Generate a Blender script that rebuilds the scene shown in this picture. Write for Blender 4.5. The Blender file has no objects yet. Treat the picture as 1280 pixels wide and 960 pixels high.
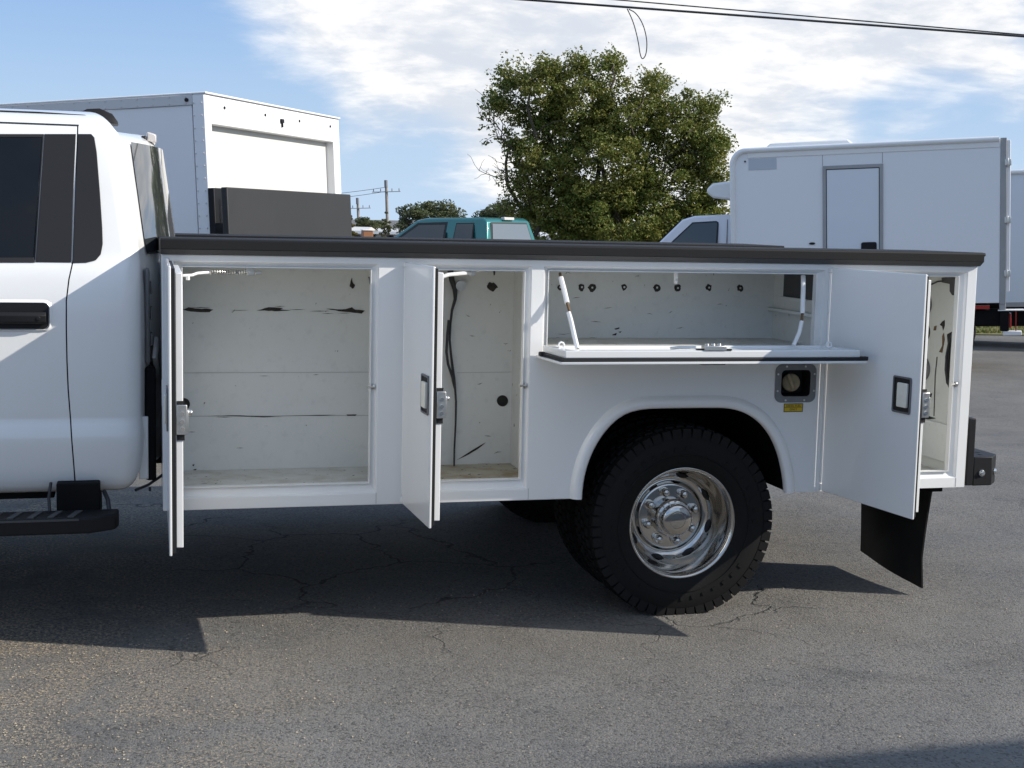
import bpy, bmesh, math, random
from math import sin, cos, pi, radians
from mathutils import Vector, Matrix, noise
from mathutils.geometry import tessellate_polygon
random.seed(7)
S = bpy.context.scene
COL = S.collection

# ------------------------------------------------------------------ camera
CAM = Vector((-0.0919, -5.3740, 1.6167))
CR = Vector((0.96675544, -0.25473934, 0.02217609))
CU = Vector((0.00800336, 0.1168285, 0.99311986))
CF = Vector((0.2555775, 0.95992654, -0.11498336))
FPX = 1775.0
cam = bpy.data.cameras.new('camera')
cam.sensor_width = 36.0
cam.lens = FPX / 1280 * 36
cam.clip_start = 0.05
cam.clip_end = 3000
camo = bpy.data.objects.new('camera', cam)
COL.objects.link(camo)
camo.matrix_world = Matrix(((CR.x, CU.x, -CF.x, CAM.x), (CR.y, CU.y, -CF.y, CAM.y), (CR.z, CU.z, -CF.z, CAM.z), (0, 0, 0, 1)))
S.camera = camo

# ------------------------------------------------------------------ light
SUN_AZ, SUN_EL = radians(112), radians(31.5)      # azimuth clockwise from +Y
sun = bpy.data.lights.new('sun', 'SUN')
sun.energy = 3.6
sun.angle = radians(0.53)
sun.color = (1.0, 0.94, 0.85)
suno = bpy.data.objects.new('sun', sun)
COL.objects.link(suno)
tosun = Vector((sin(SUN_AZ) * cos(SUN_EL), cos(SUN_AZ) * cos(SUN_EL), sin(SUN_EL)))
suno.rotation_euler = (-tosun).to_track_quat('-Z', 'Y').to_euler()
suno.location = (8, -4, 12)
S.view_settings.view_transform = 'Standard'
S.view_settings.look = 'None'
S.view_settings.exposure = 0.60
S.view_settings.gamma = 1.0

W = bpy.data.worlds.new('World')
S.world = W
W.use_nodes = True


class NT:
    """small node-tree helper"""
    def __init__(s, tree):
        s.t = tree
        s.n = tree.nodes
        s.l = tree.links

    def node(s, typ, **kw):
        nd = s.n.new(typ)
        for k, v in kw.items():
            if hasattr(nd, k):
                setattr(nd, k, v)
        return nd

    def link(s, a, b):
        s.l.new(a, b)

    def val(s, sock, v):
        if isinstance(v, bpy.types.NodeSocket):
            s.l.new(v, sock)
        else:
            sock.default_value = v

    def math(s, op, a, b=0.0, c=0.0, clamp=False):
        nd = s.n.new('ShaderNodeMath')
        nd.operation = op
        nd.use_clamp = clamp
        s.val(nd.inputs[0], a)
        s.val(nd.inputs[1], b)
        s.val(nd.inputs[2], c)
        return nd.outputs[0]

    def smooth(s, v, a, b, x=0.0, y=1.0):
        nd = s.n.new('ShaderNodeMapRange')
        nd.interpolation_type = 'SMOOTHSTEP'
        s.val(nd.inputs[0], v)
        nd.inputs[1].default_value = a
        nd.inputs[2].default_value = b
        nd.inputs[3].default_value = x
        nd.inputs[4].default_value = y
        return nd.outputs[0]

    def noise(s, vec, scale, detail=4, rough=0.55, dist=0.0):
        nd = s.n.new('ShaderNodeTexNoise')
        if vec is not None:
            s.l.new(vec, nd.inputs['Vector'])
        nd.inputs['Scale'].default_value = scale
        nd.inputs['Detail'].default_value = detail
        nd.inputs['Roughness'].default_value = rough
        nd.inputs['Distortion'].default_value = dist
        return nd.outputs['Fac']

    def mix(s, f, a, b):
        nd = s.n.new('ShaderNodeMix')
        nd.data_type = 'RGBA'
        s.val(nd.inputs[0], f)
        for sk, v in ((nd.inputs[6], a), (nd.inputs[7], b)):
            if isinstance(v, bpy.types.NodeSocket):
                s.l.new(v, sk)
            else:
                sk.default_value = (*v, 1) if len(v) == 3 else v
        return nd.outputs[2]


def build_world():
    t = NT(W.node_tree)
    bg = t.n['Background']
    sky = t.node('ShaderNodeTexSky')
    sky.sky_type = 'NISHITA'
    sky.sun_disc = False
    sky.sun_elevation = SUN_EL
    sky.sun_rotation = SUN_AZ
    sky.air_density = 1.0
    sky.dust_density = 1.2
    sky.ozone_density = 1.6
    tc = t.node('ShaderNodeTexCoord')
    d = tc.outputs['Generated']
    sep = t.node('ShaderNodeSeparateXYZ')
    t.link(d, sep.inputs[0])
    # flat cloud layer seen in perspective
    zz = t.math('ADD', t.math('MAXIMUM', sep.outputs[2], 0.0), 0.22)
    cmb = t.node('ShaderNodeCombineXYZ')
    t.link(t.math('DIVIDE', sep.outputs[0], zz), cmb.inputs[0])
    t.link(t.math('DIVIDE', sep.outputs[1], zz), cmb.inputs[1])
    p = cmb.outputs[0]
    n1 = t.noise(p, 0.55, 3, 0.5, 0.3)
    n2 = t.noise(p, 2.2, 7, 0.62, 0.5)
    n3 = t.noise(p, 9.0, 5, 0.6, 0.2)
    dens = t.math('ADD', t.math('MULTIPLY', n1, 0.95), t.math('MULTIPLY', n2, 0.55))
    dens = t.math('ADD', dens, t.math('MULTIPLY', n3, 0.22))
    # larger banks of the cloud deck: direction, cosine of its half width, weight
    for dirv, a, b, w in CLOUD_BANKS:
        v = Vector(dirv).normalized()
        vm = t.node('ShaderNodeVectorMath')
        vm.operation = 'DOT_PRODUCT'
        t.link(d, vm.inputs[0])
        vm.inputs[1].default_value = v
        dens = t.math('ADD', dens, t.math('MULTIPLY', t.smooth(vm.outputs['Value'], a, b), w))
    cov = t.smooth(dens, 0.75, 1.20)
    shade = t.smooth(t.math('ADD', t.math('MULTIPLY', n2, 0.6), t.math('MULTIPLY', n3, 0.4)), 0.38, 0.62)
    ccol = t.mix(shade, (5.0, 5.25, 5.7), (7.8, 7.6, 7.3))
    skyc = t.mix(0.75, sky.outputs[0], (1.85, 3.2, 5.7))
    hz = t.smooth(sep.outputs[2], -0.02, 0.17, 0.85, 0.0)
    skyc = t.mix(hz, skyc, (4.0, 5.1, 6.3))
    col = t.mix(t.math('MULTIPLY', cov, 0.92), skyc, ccol)
    t.link(col, bg.inputs[0])
    bg.inputs[1].default_value = 0.10


def pdir(u, v):
    return (CF + CR * ((u - 640) / FPX) - CU * ((v - 480) / FPX)).normalized()


CLOUD_BANKS = [
    (pdir(760, 40), 0.985, 0.998, 0.26), (pdir(560, 70), 0.990, 0.999, 0.20), (pdir(1010, 70), 0.985, 0.998, 0.28),
    (pdir(560, 130), 0.996, 0.9995, 0.08), (pdir(440, 50), 0.995, 0.9995, 0.16), (pdir(900, -60), 0.97, 0.995, 0.20), (pdir(320, 45), 0.998, 0.9997, 0.14),
    (pdir(1150, 120), 0.996, 0.9995, 0.12), (pdir(90, 40), 0.98, 0.998, -0.36), (pdir(1160, 155), 0.9982, 0.9998, -0.36), (pdir(470, 205), 0.9955, 0.9994, -0.20), (pdir(290, 140), 0.9965, 0.9994, -0.20), (pdir(270, 40), 0.9985, 0.9998, 0.14), (pdir(520, 275), 0.997, 0.9996, -0.08),
    (pdir(1240, 20), 0.997, 0.9997, 0.10), (pdir(1020, 160), 0.9985, 0.9998, -0.22),
]
build_world()


def P(u, v, Y):
    """the point of the plane y = Y that the photo pixel (u, v) looks at; used to take sizes off the truck"""
    q = CF + CR * ((u - 640) / FPX) - CU * ((v - 480) / FPX)
    return CAM + q * ((Y - CAM.y) / q.y)


# ------------------------------------------------------------------ materials
MATS = {}


def mat(name, col, rough=0.5, metal=0.0, coat=0.0, var=0.0, var_scale=3.0, var_col=None, bump=0.0, bump_scale=80.0, spec=0.5,
        rough_var=0.0, speck=None, trans=0.0, ior=1.45, alpha=1.0, fine=0.0, fine_scale=40.0):
    m = bpy.data.materials.new(name)
    m.use_nodes = True
    t = NT(m.node_tree)
    b = t.n['Principled BSDF']
    tc = t.node('ShaderNodeTexCoord').outputs['Object']
    c = None
    if var > 0 or speck or fine > 0:
        vc = var_col or tuple(x * 0.6 for x in col)
        f = t.math('MULTIPLY', t.smooth(t.noise(tc, var_scale, 6, 0.6, 0.3), 0.35, 0.75), var)
        c = t.mix(f, col, vc)
        if fine > 0:
            f2 = t.math('MULTIPLY', t.smooth(t.noise(tc, fine_scale, 4, 0.7), 0.5, 0.8), fine)
            c = t.mix(f2, c, tuple(x * 0.35 for x in col))
        if speck:
            sc, th, scol = speck
            f3 = t.smooth(t.noise(tc, sc, 3, 0.6, 0.4), th, th + 0.04)
            c = t.mix(f3, c, scol)
        t.link(c, b.inputs['Base Color'])
    else:
        b.inputs['Base Color'].default_value = (*col, 1)
    if rough_var > 0:
        r = t.math('ADD', rough, t.math('MULTIPLY', t.math('SUBTRACT', t.noise(tc, var_scale * 2, 5, 0.6), 0.5), rough_var))
        t.link(r, b.inputs['Roughness'])
    else:
        b.inputs['Roughness'].default_value = rough
    b.inputs['Metallic'].default_value = metal
    b.inputs['Coat Weight'].default_value = coat
    b.inputs['Coat Roughness'].default_value = 0.06
    b.inputs['Specular IOR Level'].default_value = spec
    b.inputs['Transmission Weight'].default_value = trans
    b.inputs['IOR'].default_value = ior
    if bump > 0:
        bp = t.node('ShaderNodeBump')
        bp.inputs['Strength'].default_value = bump
        bp.inputs['Distance'].default_value = 0.002
        t.link(t.noise(tc, bump_scale, 5, 0.6), bp.inputs['Height'])
        t.link(bp.outputs[0], b.inputs['Normal'])
    MATS[name] = m
    return m


WHITE = mat('white_paint', (0.80, 0.80, 0.785), 0.32, 0, 0.6, var=0.22, var_scale=1.6, var_col=(0.68, 0.68, 0.65), rough_var=0.12)
WHITE_FRAME = mat('white_frame_paint', (0.79, 0.79, 0.775), 0.42, 0, 0.25, var=0.22, var_scale=5, var_col=(0.54, 0.54, 0.51), rough_var=0.15)
INTERIOR_LIGHT = mat('worn_white_end_wall', (0.66, 0.67, 0.64), 0.5, var=0.35, var_scale=3.5, var_col=(0.52, 0.53, 0.49), fine=0.16, fine_scale=22)
INTERIOR = mat('worn_white_compartment', (0.72, 0.73, 0.705), 0.5, var=0.22, var_scale=2.5, var_col=(0.58, 0.59, 0.56), fine=0.16, fine_scale=22,
               speck=(30, 0.70, (0.26, 0.25, 0.22)))
FLOORW = mat('dusty_compartment_floor', (0.64, 0.645, 0.615), 0.7, var=0.5, var_scale=9, var_col=(0.36, 0.31, 0.22), speck=(40, 0.66, (0.10, 0.08, 0.06)))
FLOOR_RUST = mat('rusty_compartment_floor', (0.50, 0.47, 0.38), 0.75, var=0.9, var_scale=7, var_col=(0.30, 0.21, 0.11), speck=(32, 0.62, (0.09, 0.06, 0.04)))
SCUFF = mat('bare_dark_scrape', (0.022, 0.018, 0.015), 0.7, var=0.6, var_scale=30, var_col=(0.07, 0.055, 0.045))
SEAM = mat('grey_seam_line', (0.44, 0.44, 0.42), 0.7)  # grey line colour for panel seams and joints
RUST = mat('rust_brown', (0.16, 0.10, 0.05), 0.8, var=0.6, var_scale=25, var_col=(0.06, 0.04, 0.025))
LINER = mat('black_textured_liner', (0.011, 0.011, 0.0115), 0.7, spec=0.3, bump=0.5, bump_scale=260, var=0.2, var_scale=6, var_col=(0.017, 0.017, 0.017))
LINER_LIGHT = mat('grey_liner_edge', (0.062, 0.062, 0.063), 0.6, bump=0.4, bump_scale=240)
BLACK = mat('black_plastic', (0.011, 0.011, 0.012), 0.55, spec=0.3, bump=0.25, bump_scale=300)
PILLAR = mat('satin_black_trim', (0.020, 0.020, 0.022), 0.45, spec=0.3, bump=0.1, bump_scale=400)
CHASSIS = mat('black_chassis', (0.006, 0.006, 0.0065), 0.75, spec=0.15, var=0.4, var_scale=8, var_col=(0.014, 0.013, 0.012))
RUBBER = mat('tyre_rubber', (0.0085, 0.0083, 0.0081), 0.7, spec=0.2, var=0.3, var_scale=12, var_col=(0.009, 0.0087, 0.0085), bump=0.3, bump_scale=120)
FLAP = mat('mud_flap_rubber', (0.007, 0.007, 0.007), 0.5, spec=0.25, var=0.4, var_scale=7, var_col=(0.028, 0.026, 0.024))
STRIP = mat('weather_seal', (0.010, 0.010, 0.011), 0.6)
CHROME = mat('polished_steel', (0.56, 0.54, 0.51), 0.08, 1.0, var=0.3, var_scale=8, var_col=(0.30, 0.285, 0.26), rough_var=0.10)
STEEL = mat('zinc_steel', (0.72, 0.71, 0.68), 0.34, 1.0, var=0.5, var_scale=14, var_col=(0.30, 0.28, 0.24), rough_var=0.2)
BRIGHT = mat('bright_bolt', (0.78, 0.77, 0.74), 0.22, 1.0)
PADDLE = mat('cream_paddle', (0.80, 0.77, 0.66), 0.45, var=0.3, var_scale=20, var_col=(0.55, 0.52, 0.45))
BEZEL = mat('grey_bezel', (0.18, 0.18, 0.185), 0.4, 0.5)
FUELBEZ = mat('worn_grey_bezel', (0.20, 0.205, 0.21), 0.5, 0.2, var=0.4, var_scale=15, var_col=(0.12, 0.12, 0.125))
CAP = mat('dusty_fuel_cap', (0.33, 0.27, 0.17), 0.75, var=0.6, var_scale=40, var_col=(0.18, 0.14, 0.08))
YELLOW = mat('yellow_decal', (0.62, 0.42, 0.02), 0.5, var=0.3, var_scale=30)
INK = mat('black_ink', (0.012, 0.011, 0.010), 0.6)
GLASS = mat('tinted_glass', (0.004, 0.0045, 0.005), 0.02, spec=0.45)
GLASS_BACK = mat('rear_glass', (0.035, 0.04, 0.045), 0.02, spec=0.9, coat=0.5)
RED = mat('red_lens', (0.35, 0.015, 0.012), 0.2, coat=0.5)
CLEARLENS = mat('pale_lens', (0.62, 0.58, 0.55), 0.12, coat=0.6)
BOXSIDE = mat('white_box_panel', (0.82, 0.82, 0.82), 0.42, var=0.12, var_scale=0.8, var_col=(0.76, 0.76, 0.75), rough_var=0.1)
BOXDOOR = mat('cream_roll_door', (0.66, 0.65, 0.60), 0.45, var=0.1, var_scale=1.2)
ALU = mat('aluminium_rail', (0.36, 0.36, 0.355), 0.45, 0.35, var=0.3, var_scale=3, rough_var=0.15)
LIFT = mat('dark_steel_platform', (0.026, 0.0255, 0.025), 0.6, var=0.4, var_scale=2, var_col=(0.036, 0.035, 0.034), bump=0.2, bump_scale=60)
TEAL = mat('teal_metallic', (0.035, 0.185, 0.175), 0.30, 0.35, coat=0.8, var=0.2, var_scale=2)
TEALDARK = mat('window_gasket', (0.012, 0.014, 0.014), 0.5)
RAIL = mat('grey_box_rail', (0.60, 0.60, 0.60), 0.5)
WOOD = mat('weathered_pole_wood', (0.30, 0.27, 0.235), 0.9, var=0.6, var_scale=4)
WIRE = mat('black_cable', (0.03, 0.03, 0.033), 0.6)
BARK = mat('grey_brown_bark', (0.085, 0.068, 0.05), 0.9, var=0.6, var_scale=9, var_col=(0.04, 0.032, 0.025), bump=0.6, bump_scale=40)
WALLP = mat('pale_metal_wall', (0.62, 0.60, 0.55), 0.6, var=0.2, var_scale=0.6)
ROOFP = mat('pale_roof', (0.60, 0.58, 0.54), 0.5, var=0.3, var_scale=0.4)
ORANGE = mat('orange_panel', (0.34, 0.15, 0.07), 0.6)


def leaf_mat(name, cols, rough=0.5, scale=1.1):
    m = bpy.data.materials.new(name)
    m.use_nodes = True
    t = NT(m.node_tree)
    b = t.n['Principled BSDF']
    tc = t.node('ShaderNodeTexCoord').outputs['Object']
    at = t.node('ShaderNodeAttribute')
    at.attribute_name = 'tone'
    f = t.smooth(t.noise(tc, scale, 3, 0.6), 0.36, 0.66)
    c = t.mix(f, cols[0], cols[1])
    c = t.mix(t.smooth(at.outputs['Fac'], 0.55, 1.0), c, cols[2])
    t.link(c, b.inputs['Base Color'])
    b.inputs['Roughness'].default_value = rough
    b.inputs['Specular IOR Level'].default_value = 0.35
    tr = t.node('ShaderNodeBsdfTranslucent')
    t.link(c, tr.inputs[0])
    mx = t.node('ShaderNodeMixShader')
    mx.inputs[0].default_value = 0.28
    t.link(b.outputs[0], mx.inputs[1])
    t.link(tr.outputs[0], mx.inputs[2])
    t.link(mx.outputs[0], t.n['Material Output'].inputs[0])
    return m


LEAF = leaf_mat('olive_leaves', ((0.125, 0.168, 0.032), (0.178, 0.192, 0.040), (0.26, 0.225, 0.052)))
LEAF_FAR = leaf_mat('far_leaves', ((0.085, 0.105, 0.042), (0.115, 0.128, 0.052), (0.14, 0.145, 0.07)), 0.6, 0.5)
LEAF_YEL = leaf_mat('yellowing_leaves', ((0.13, 0.11, 0.028), (0.10, 0.10, 0.03), (0.2, 0.15, 0.04)), 0.6, 0.5)
GRASSM = leaf_mat('dry_green_grass', ((0.13, 0.16, 0.035), (0.20, 0.19, 0.06), (0.24, 0.20, 0.09)), 0.7, 0.6)


def asphalt():
    m = bpy.data.materials.new('weathered_asphalt')
    m.use_nodes = True
    t = NT(m.node_tree)
    b = t.n['Principled BSDF']
    pos = t.node('ShaderNodeNewGeometry').outputs['Position']
    sep = t.node('ShaderNodeSeparateXYZ')
    t.link(pos, sep.inputs[0])
    big = t.noise(pos, 0.55, 5, 0.6, 0.4)
    mid = t.noise(pos, 3.2, 5, 0.6, 0.3)
    base = t.mix(t.smooth(big, 0.32, 0.68), (0.128, 0.124, 0.117), (0.176, 0.169, 0.156))
    base = t.mix(t.math('MULTIPLY', t.smooth(mid, 0.35, 0.72), 0.40), base, (0.084, 0.082, 0.079))
    wide = t.noise(pos, 0.23, 4, 0.6, 0.8)
    base = t.mix(t.math('MULTIPLY', t.smooth(wide, 0.50, 0.66), 0.40), base, (0.078, 0.077, 0.076))
    stain = t.math('MULTIPLY', t.smooth(t.noise(pos, 1.1, 3, 0.5, 1.2), 0.60, 0.72), 0.40)
    base = t.mix(stain, base, (0.062, 0.060, 0.057))
    # aggregate: cells of stones, each a little lighter or darker
    vo = t.node('ShaderNodeTexVoronoi')
    vo.inputs['Scale'].default_value = 120
    t.link(pos, vo.inputs['Vector'])
    sc = t.node('ShaderNodeSeparateColor')
    t.link(vo.outputs['Color'], sc.inputs[0])
    base = t.mix(t.math('MULTIPLY', t.smooth(sc.outputs[0], 0.45, 0.95), 0.42), base, (0.225, 0.214, 0.195))
    base = t.mix(t.math('MULTIPLY', t.smooth(sc.outputs[1], 0.62, 0.95), 0.60), base, (0.030, 0.030, 0.030))
    vo2 = t.node('ShaderNodeTexVoronoi')
    vo2.inputs['Scale'].default_value = 64
    t.link(pos, vo2.inputs['Vector'])
    sc2 = t.node('ShaderNodeSeparateColor')
    t.link(vo2.outputs['Color'], sc2.inputs[0])
    chip = t.math('MULTIPLY', t.smooth(sc2.outputs[0], 0.93, 0.97), t.smooth(vo2.outputs['Distance'], 0.42, 0.30))
    base = t.mix(t.math('MULTIPLY', chip, 0.7), base, (0.26, 0.235, 0.19))
    # tan grit left lying in patches, mostly beside the cab
    gx = t.smooth(sep.outputs[0], 1.0, -0.9)
    gm = t.smooth(t.noise(pos, 1.5, 5, 0.65, 0.5), 0.38, 0.56)
    gf = t.smooth(t.noise(pos, 70, 3, 0.8), 0.505, 0.565)
    grit = t.math('MULTIPLY', t.math('MULTIPLY', gm, gf), t.math('ADD', t.math('MULTIPLY', gx, 0.90), 0.15))
    base = t.mix(grit, base, (0.40, 0.325, 0.225))
    # worn brownish lanes across the lot behind the truck
    st = t.node('ShaderNodeMapping')
    st.inputs['Scale'].default_value = (0.10, 1.3, 1)
    st.inputs['Rotation'].default_value = (0, 0, radians(-8))
    t.link(pos, st.inputs[0])
    sn = t.noise(st.outputs[0], 1.2, 6, 0.65, 0.2)
    base = t.mix(t.math('MULTIPLY', t.smooth(sn, 0.46, 0.70), 0.40), base, (0.165, 0.152, 0.132))
    # cracks
    w = t.node('ShaderNodeVectorMath')
    w.operation = 'ADD'
    nn = t.node('ShaderNodeTexNoise')
    nn.inputs['Scale'].default_value = 6.0
    nn.inputs['Detail'].default_value = 5
    t.link(pos, nn.inputs['Vector'])
    vs = t.node('ShaderNodeVectorMath')
    vs.operation = 'SCALE'
    t.link(nn.outputs['Color'], vs.inputs[0])
    vs.inputs['Scale'].default_value = 0.22
    t.link(pos, w.inputs[0])
    t.link(vs.outputs[0], w.inputs[1])
    cr = t.node('ShaderNodeTexVoronoi')
    cr.feature = 'DISTANCE_TO_EDGE'
    cr.inputs['Scale'].default_value = 1.5
    t.link(w.outputs[0], cr.inputs['Vector'])
    cmask = t.math('MULTIPLY', t.smooth(sep.outputs[0], 3.6, 2.2, 0.25, 1.0),
                   t.math('MULTIPLY', t.smooth(t.noise(pos, 0.7, 3, 0.5), 0.49, 0.58), t.math('ADD', 0.12, t.math('MULTIPLY', t.smooth(sep.outputs[1], -0.6, 0.4), 0.78))))
    dv_ = t.node('ShaderNodeVectorMath')
    dv_.operation = 'DISTANCE'
    t.link(pos, dv_.inputs[0])
    dv_.inputs[1].default_value = (.95, 1.15, 0)
    cmask = t.math('MAXIMUM', cmask, t.smooth(dv_.outputs['Value'], 1.15, 0.55))
    crack = t.math('MULTIPLY', t.smooth(cr.outputs['Distance'], 0.014, 0.003), cmask)
    base = t.mix(t.math('MULTIPLY', crack, 0.85), base, (0.016, 0.016, 0.016))
    t.link(base, b.inputs['Base Color'])
    b.inputs['Roughness'].default_value = 0.82
    b.inputs['Specular IOR Level'].default_value = 0.3
    h = t.math('ADD', t.math('MULTIPLY', t.math('SUBTRACT', 1.0, vo.outputs['Distance']), 0.6), t.math('MULTIPLY', t.noise(pos, 220, 3, 0.7), 0.7))
    h = t.math('SUBTRACT', h, t.math('MULTIPLY', crack, 2.5))
    h = t.math('ADD', h, t.math('MULTIPLY', grit, 0.8))
    bp = t.node('ShaderNodeBump')
    bp.inputs['Strength'].default_value = 0.75
    bp.inputs['Distance'].default_value = 0.006
    t.link(h, bp.inputs['Height'])
    t.link(bp.outputs[0], b.inputs['Normal'])
    return m


ASPHALT = asphalt()
STONE = mat('loose_grit', (0.36, 0.30, 0.215), 0.9, var=0.8, var_scale=2.0, var_col=(0.15, 0.14, 0.12))


# ------------------------------------------------------------------ mesh helpers
def fill2d(loops):
    """triangles over a flat outline with holes"""
    bm = bmesh.new()
    ed = []
    k = 0
    for l in loops:
        vs = []
        for p in l:
            v = bm.verts.new((p[0], p[1], 0))
            v.index = k
            k += 1
            vs.append(v)
        for i in range(len(vs)):
            ed.append(bm.edges.new((vs[i], vs[(i + 1) % len(vs)])))
    bm.verts.index_update()
    r = bmesh.ops.triangle_fill(bm, use_beauty=True, use_dissolve=False, edges=ed, normal=(0, 0, 1))
    out = [tuple(v.index for v in f.verts) for f in bm.faces]
    bm.free()
    return out


class MB:
    def __init__(s):
        s.v = []
        s.f = []

    def add(s, vs, fs):
        o = len(s.v)
        s.v += [tuple(v) for v in vs]
        s.f += [tuple(i + o for i in f) for f in fs]
        return s

    def box(s, x0, x1, y0, y1, z0, z1):
        x0, x1 = min(x0, x1), max(x0, x1)
        y0, y1 = min(y0, y1), max(y0, y1)
        z0, z1 = min(z0, z1), max(z0, z1)
        return s.add([(x0, y0, z0), (x1, y0, z0), (x1, y1, z0), (x0, y1, z0), (x0, y0, z1), (x1, y0, z1), (x1, y1, z1), (x0, y1, z1)],
                     [(0, 3, 2, 1), (4, 5, 6, 7), (0, 1, 5, 4), (1, 2, 6, 5), (2, 3, 7, 6), (3, 0, 4, 7)])

    def prism(s, pts, axis, a, b):
        """2-D polygon (counter-clockwise or not) swept along an axis from a to b"""
        def mk(p, w):
            return {'x': (w, p[0], p[1]), 'y': (p[0], w, p[1]), 'z': (p[0], p[1], w)}[axis]
        n = len(pts)
        vs = [mk(p, a) for p in pts] + [mk(p, b) for p in pts]
        fs = [tuple(range(n)), tuple(range(2 * n - 1, n - 1, -1))]
        fs += [(i, i + n, (i + 1) % n + n, (i + 1) % n) for i in range(n)]
        return s.add(vs, fs)

    def plate(s, loops, axis, a, b):
        """polygon with holes, swept: loops[0] outline, the rest holes"""
        def mk(p, w):
            return {'x': (w, p[0], p[1]), 'y': (p[0], w, p[1]), 'z': (p[0], p[1], w)}[axis]
        flat = [p for l in loops for p in l]
        tri = fill2d(loops)
        n = len(flat)
        vs = [mk(p, a) for p in flat] + [mk(p, b) for p in flat]
        fs = [tuple(t) for t in tri] + [tuple(i + n for i in reversed(t)) for t in tri]
        o = 0
        for l in loops:
            k = len(l)
            fs += [(o + i, o + (i + 1) % k, o + (i + 1) % k + n, o + i + n) for i in range(k)]
            o += k
        return s.add(vs, fs)

    def ring(s, la, ya, lb, yb, axis='y'):
        """quads between two loops of equal length lying at two depths"""
        def mk(p, w):
            return {'x': (w, p[0], p[1]), 'y': (p[0], w, p[1]), 'z': (p[0], p[1], w)}[axis]
        n = len(la)
        return s.add([mk(p, ya) for p in la] + [mk(p, yb) for p in lb], [(i, (i + 1) % n, (i + 1) % n + n, i + n) for i in range(n)])

    def tube(s, path, r, n=8, cap=True):
        path = [Vector(p) for p in path]
        rs = r if isinstance(r, (list, tuple)) else [r] * len(path)
        o = len(s.v)
        up = None
        for i, p in enumerate(path):
            d = (path[min(i + 1, len(path) - 1)] - path[max(i - 1, 0)]).normalized()
            if up is None:
                up = d.orthogonal().normalized()
            up = (up - d * up.dot(d)).normalized()
            q = d.cross(up)
            for k in range(n):
                a = 2 * pi * k / n
                s.v.append(tuple(p + (up * cos(a) + q * sin(a)) * rs[i]))
        for i in range(len(path) - 1):
            for k in range(n):
                s.f.append((o + i * n + k, o + i * n + (k + 1) % n, o + (i + 1) * n + (k + 1) % n, o + (i + 1) * n + k))
        if cap:
            s.f.append(tuple(o + k for k in reversed(range(n))))
            s.f.append(tuple(o + (len(path) - 1) * n + k for k in range(n)))
        return s

    def cyl(s, p0, p1, r, n=16):
        return s.tube([p0, p1], r, n)

    def lathe(s, prof, cx, cz, n=48, close=False, a0=0.0):
        """profile of (radius, y) turned about the y axis through (cx, cz)"""
        o = len(s.v)
        m = len(prof)
        for k in range(n):
            a = a0 + 2 * pi * k / n
            for r, y in prof:
                s.v.append((cx + r * cos(a), y, cz + r * sin(a)))
        for k in range(n):
            k2 = (k + 1) % n
            for j in range(m if close else m - 1):
                j2 = (j + 1) % m
                s.f.append((o + k * m + j, o + k * m + j2, o + k2 * m + j2, o + k2 * m + j))
        return s

    def loft(s, rings, closed=True, cap0=False, cap1=False):
        o = len(s.v)
        m = len(rings[0])
        for r in rings:
            s.v += [tuple(p) for p in r]
        for i in range(len(rings) - 1):
            for j in range(m if closed else m - 1):
                j2 = (j + 1) % m
                s.f.append((o + i * m + j, o + i * m + j2, o + (i + 1) * m + j2, o + (i + 1) * m + j))
        if cap0:
            s.f.append(tuple(o + j for j in reversed(range(m))))
        if cap1:
            s.f.append(tuple(o + (len(rings) - 1) * m + j for j in range(m)))
        return s

    def sphere(s, c, r, nu=10, nv=6):
        rings = []
        for i in range(nv + 1):
            a = -pi / 2 + pi * i / nv
            rr = max(1e-4, cos(a)) * r
            rings.append([(c[0] + rr * cos(2 * pi * k / nu), c[1] + rr * sin(2 * pi * k / nu), c[2] + r * sin(a)) for k in range(nu)])
        return s.loft(rings)

    def xf(s, M, start=0):
        for i in range(start, len(s.v)):
            s.v[i] = tuple(M @ Vector(s.v[i]))
        return s


ORG = {}


def tag(o, label=None, cat=None, group=None, kind=None):
    if label: o['label'] = label
    if cat: o['category'] = cat
    if group: o['group'] = group
    if kind: o['kind'] = kind
    return o


def thing(name, label, cat, loc=(0, 0, 0), rot=(0, 0, 0), org=None, group=None):
    o = bpy.data.objects.new(name, None)
    o.empty_display_size = 0.2
    COL.objects.link(o)
    o.location = loc
    o.rotation_euler = rot
    ORG[o] = Vector(org) if org is not None else Vector((0, 0, 0))
    return tag(o, label, cat, group)


def finish(me, m, smooth=40, recalc=True):
    if recalc:
        bm = bmesh.new()
        bm.from_mesh(me)
        bmesh.ops.remove_doubles(bm, verts=bm.verts, dist=1e-5)
        bmesh.ops.recalc_face_normals(bm, faces=bm.faces)
        bm.to_mesh(me)
        bm.free()
    if m:
        me.materials.append(m)
    if smooth:
        me.polygons.foreach_set('use_smooth', [True] * len(me.polygons))
        me.set_sharp_from_angle(angle=radians(smooth))


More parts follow.
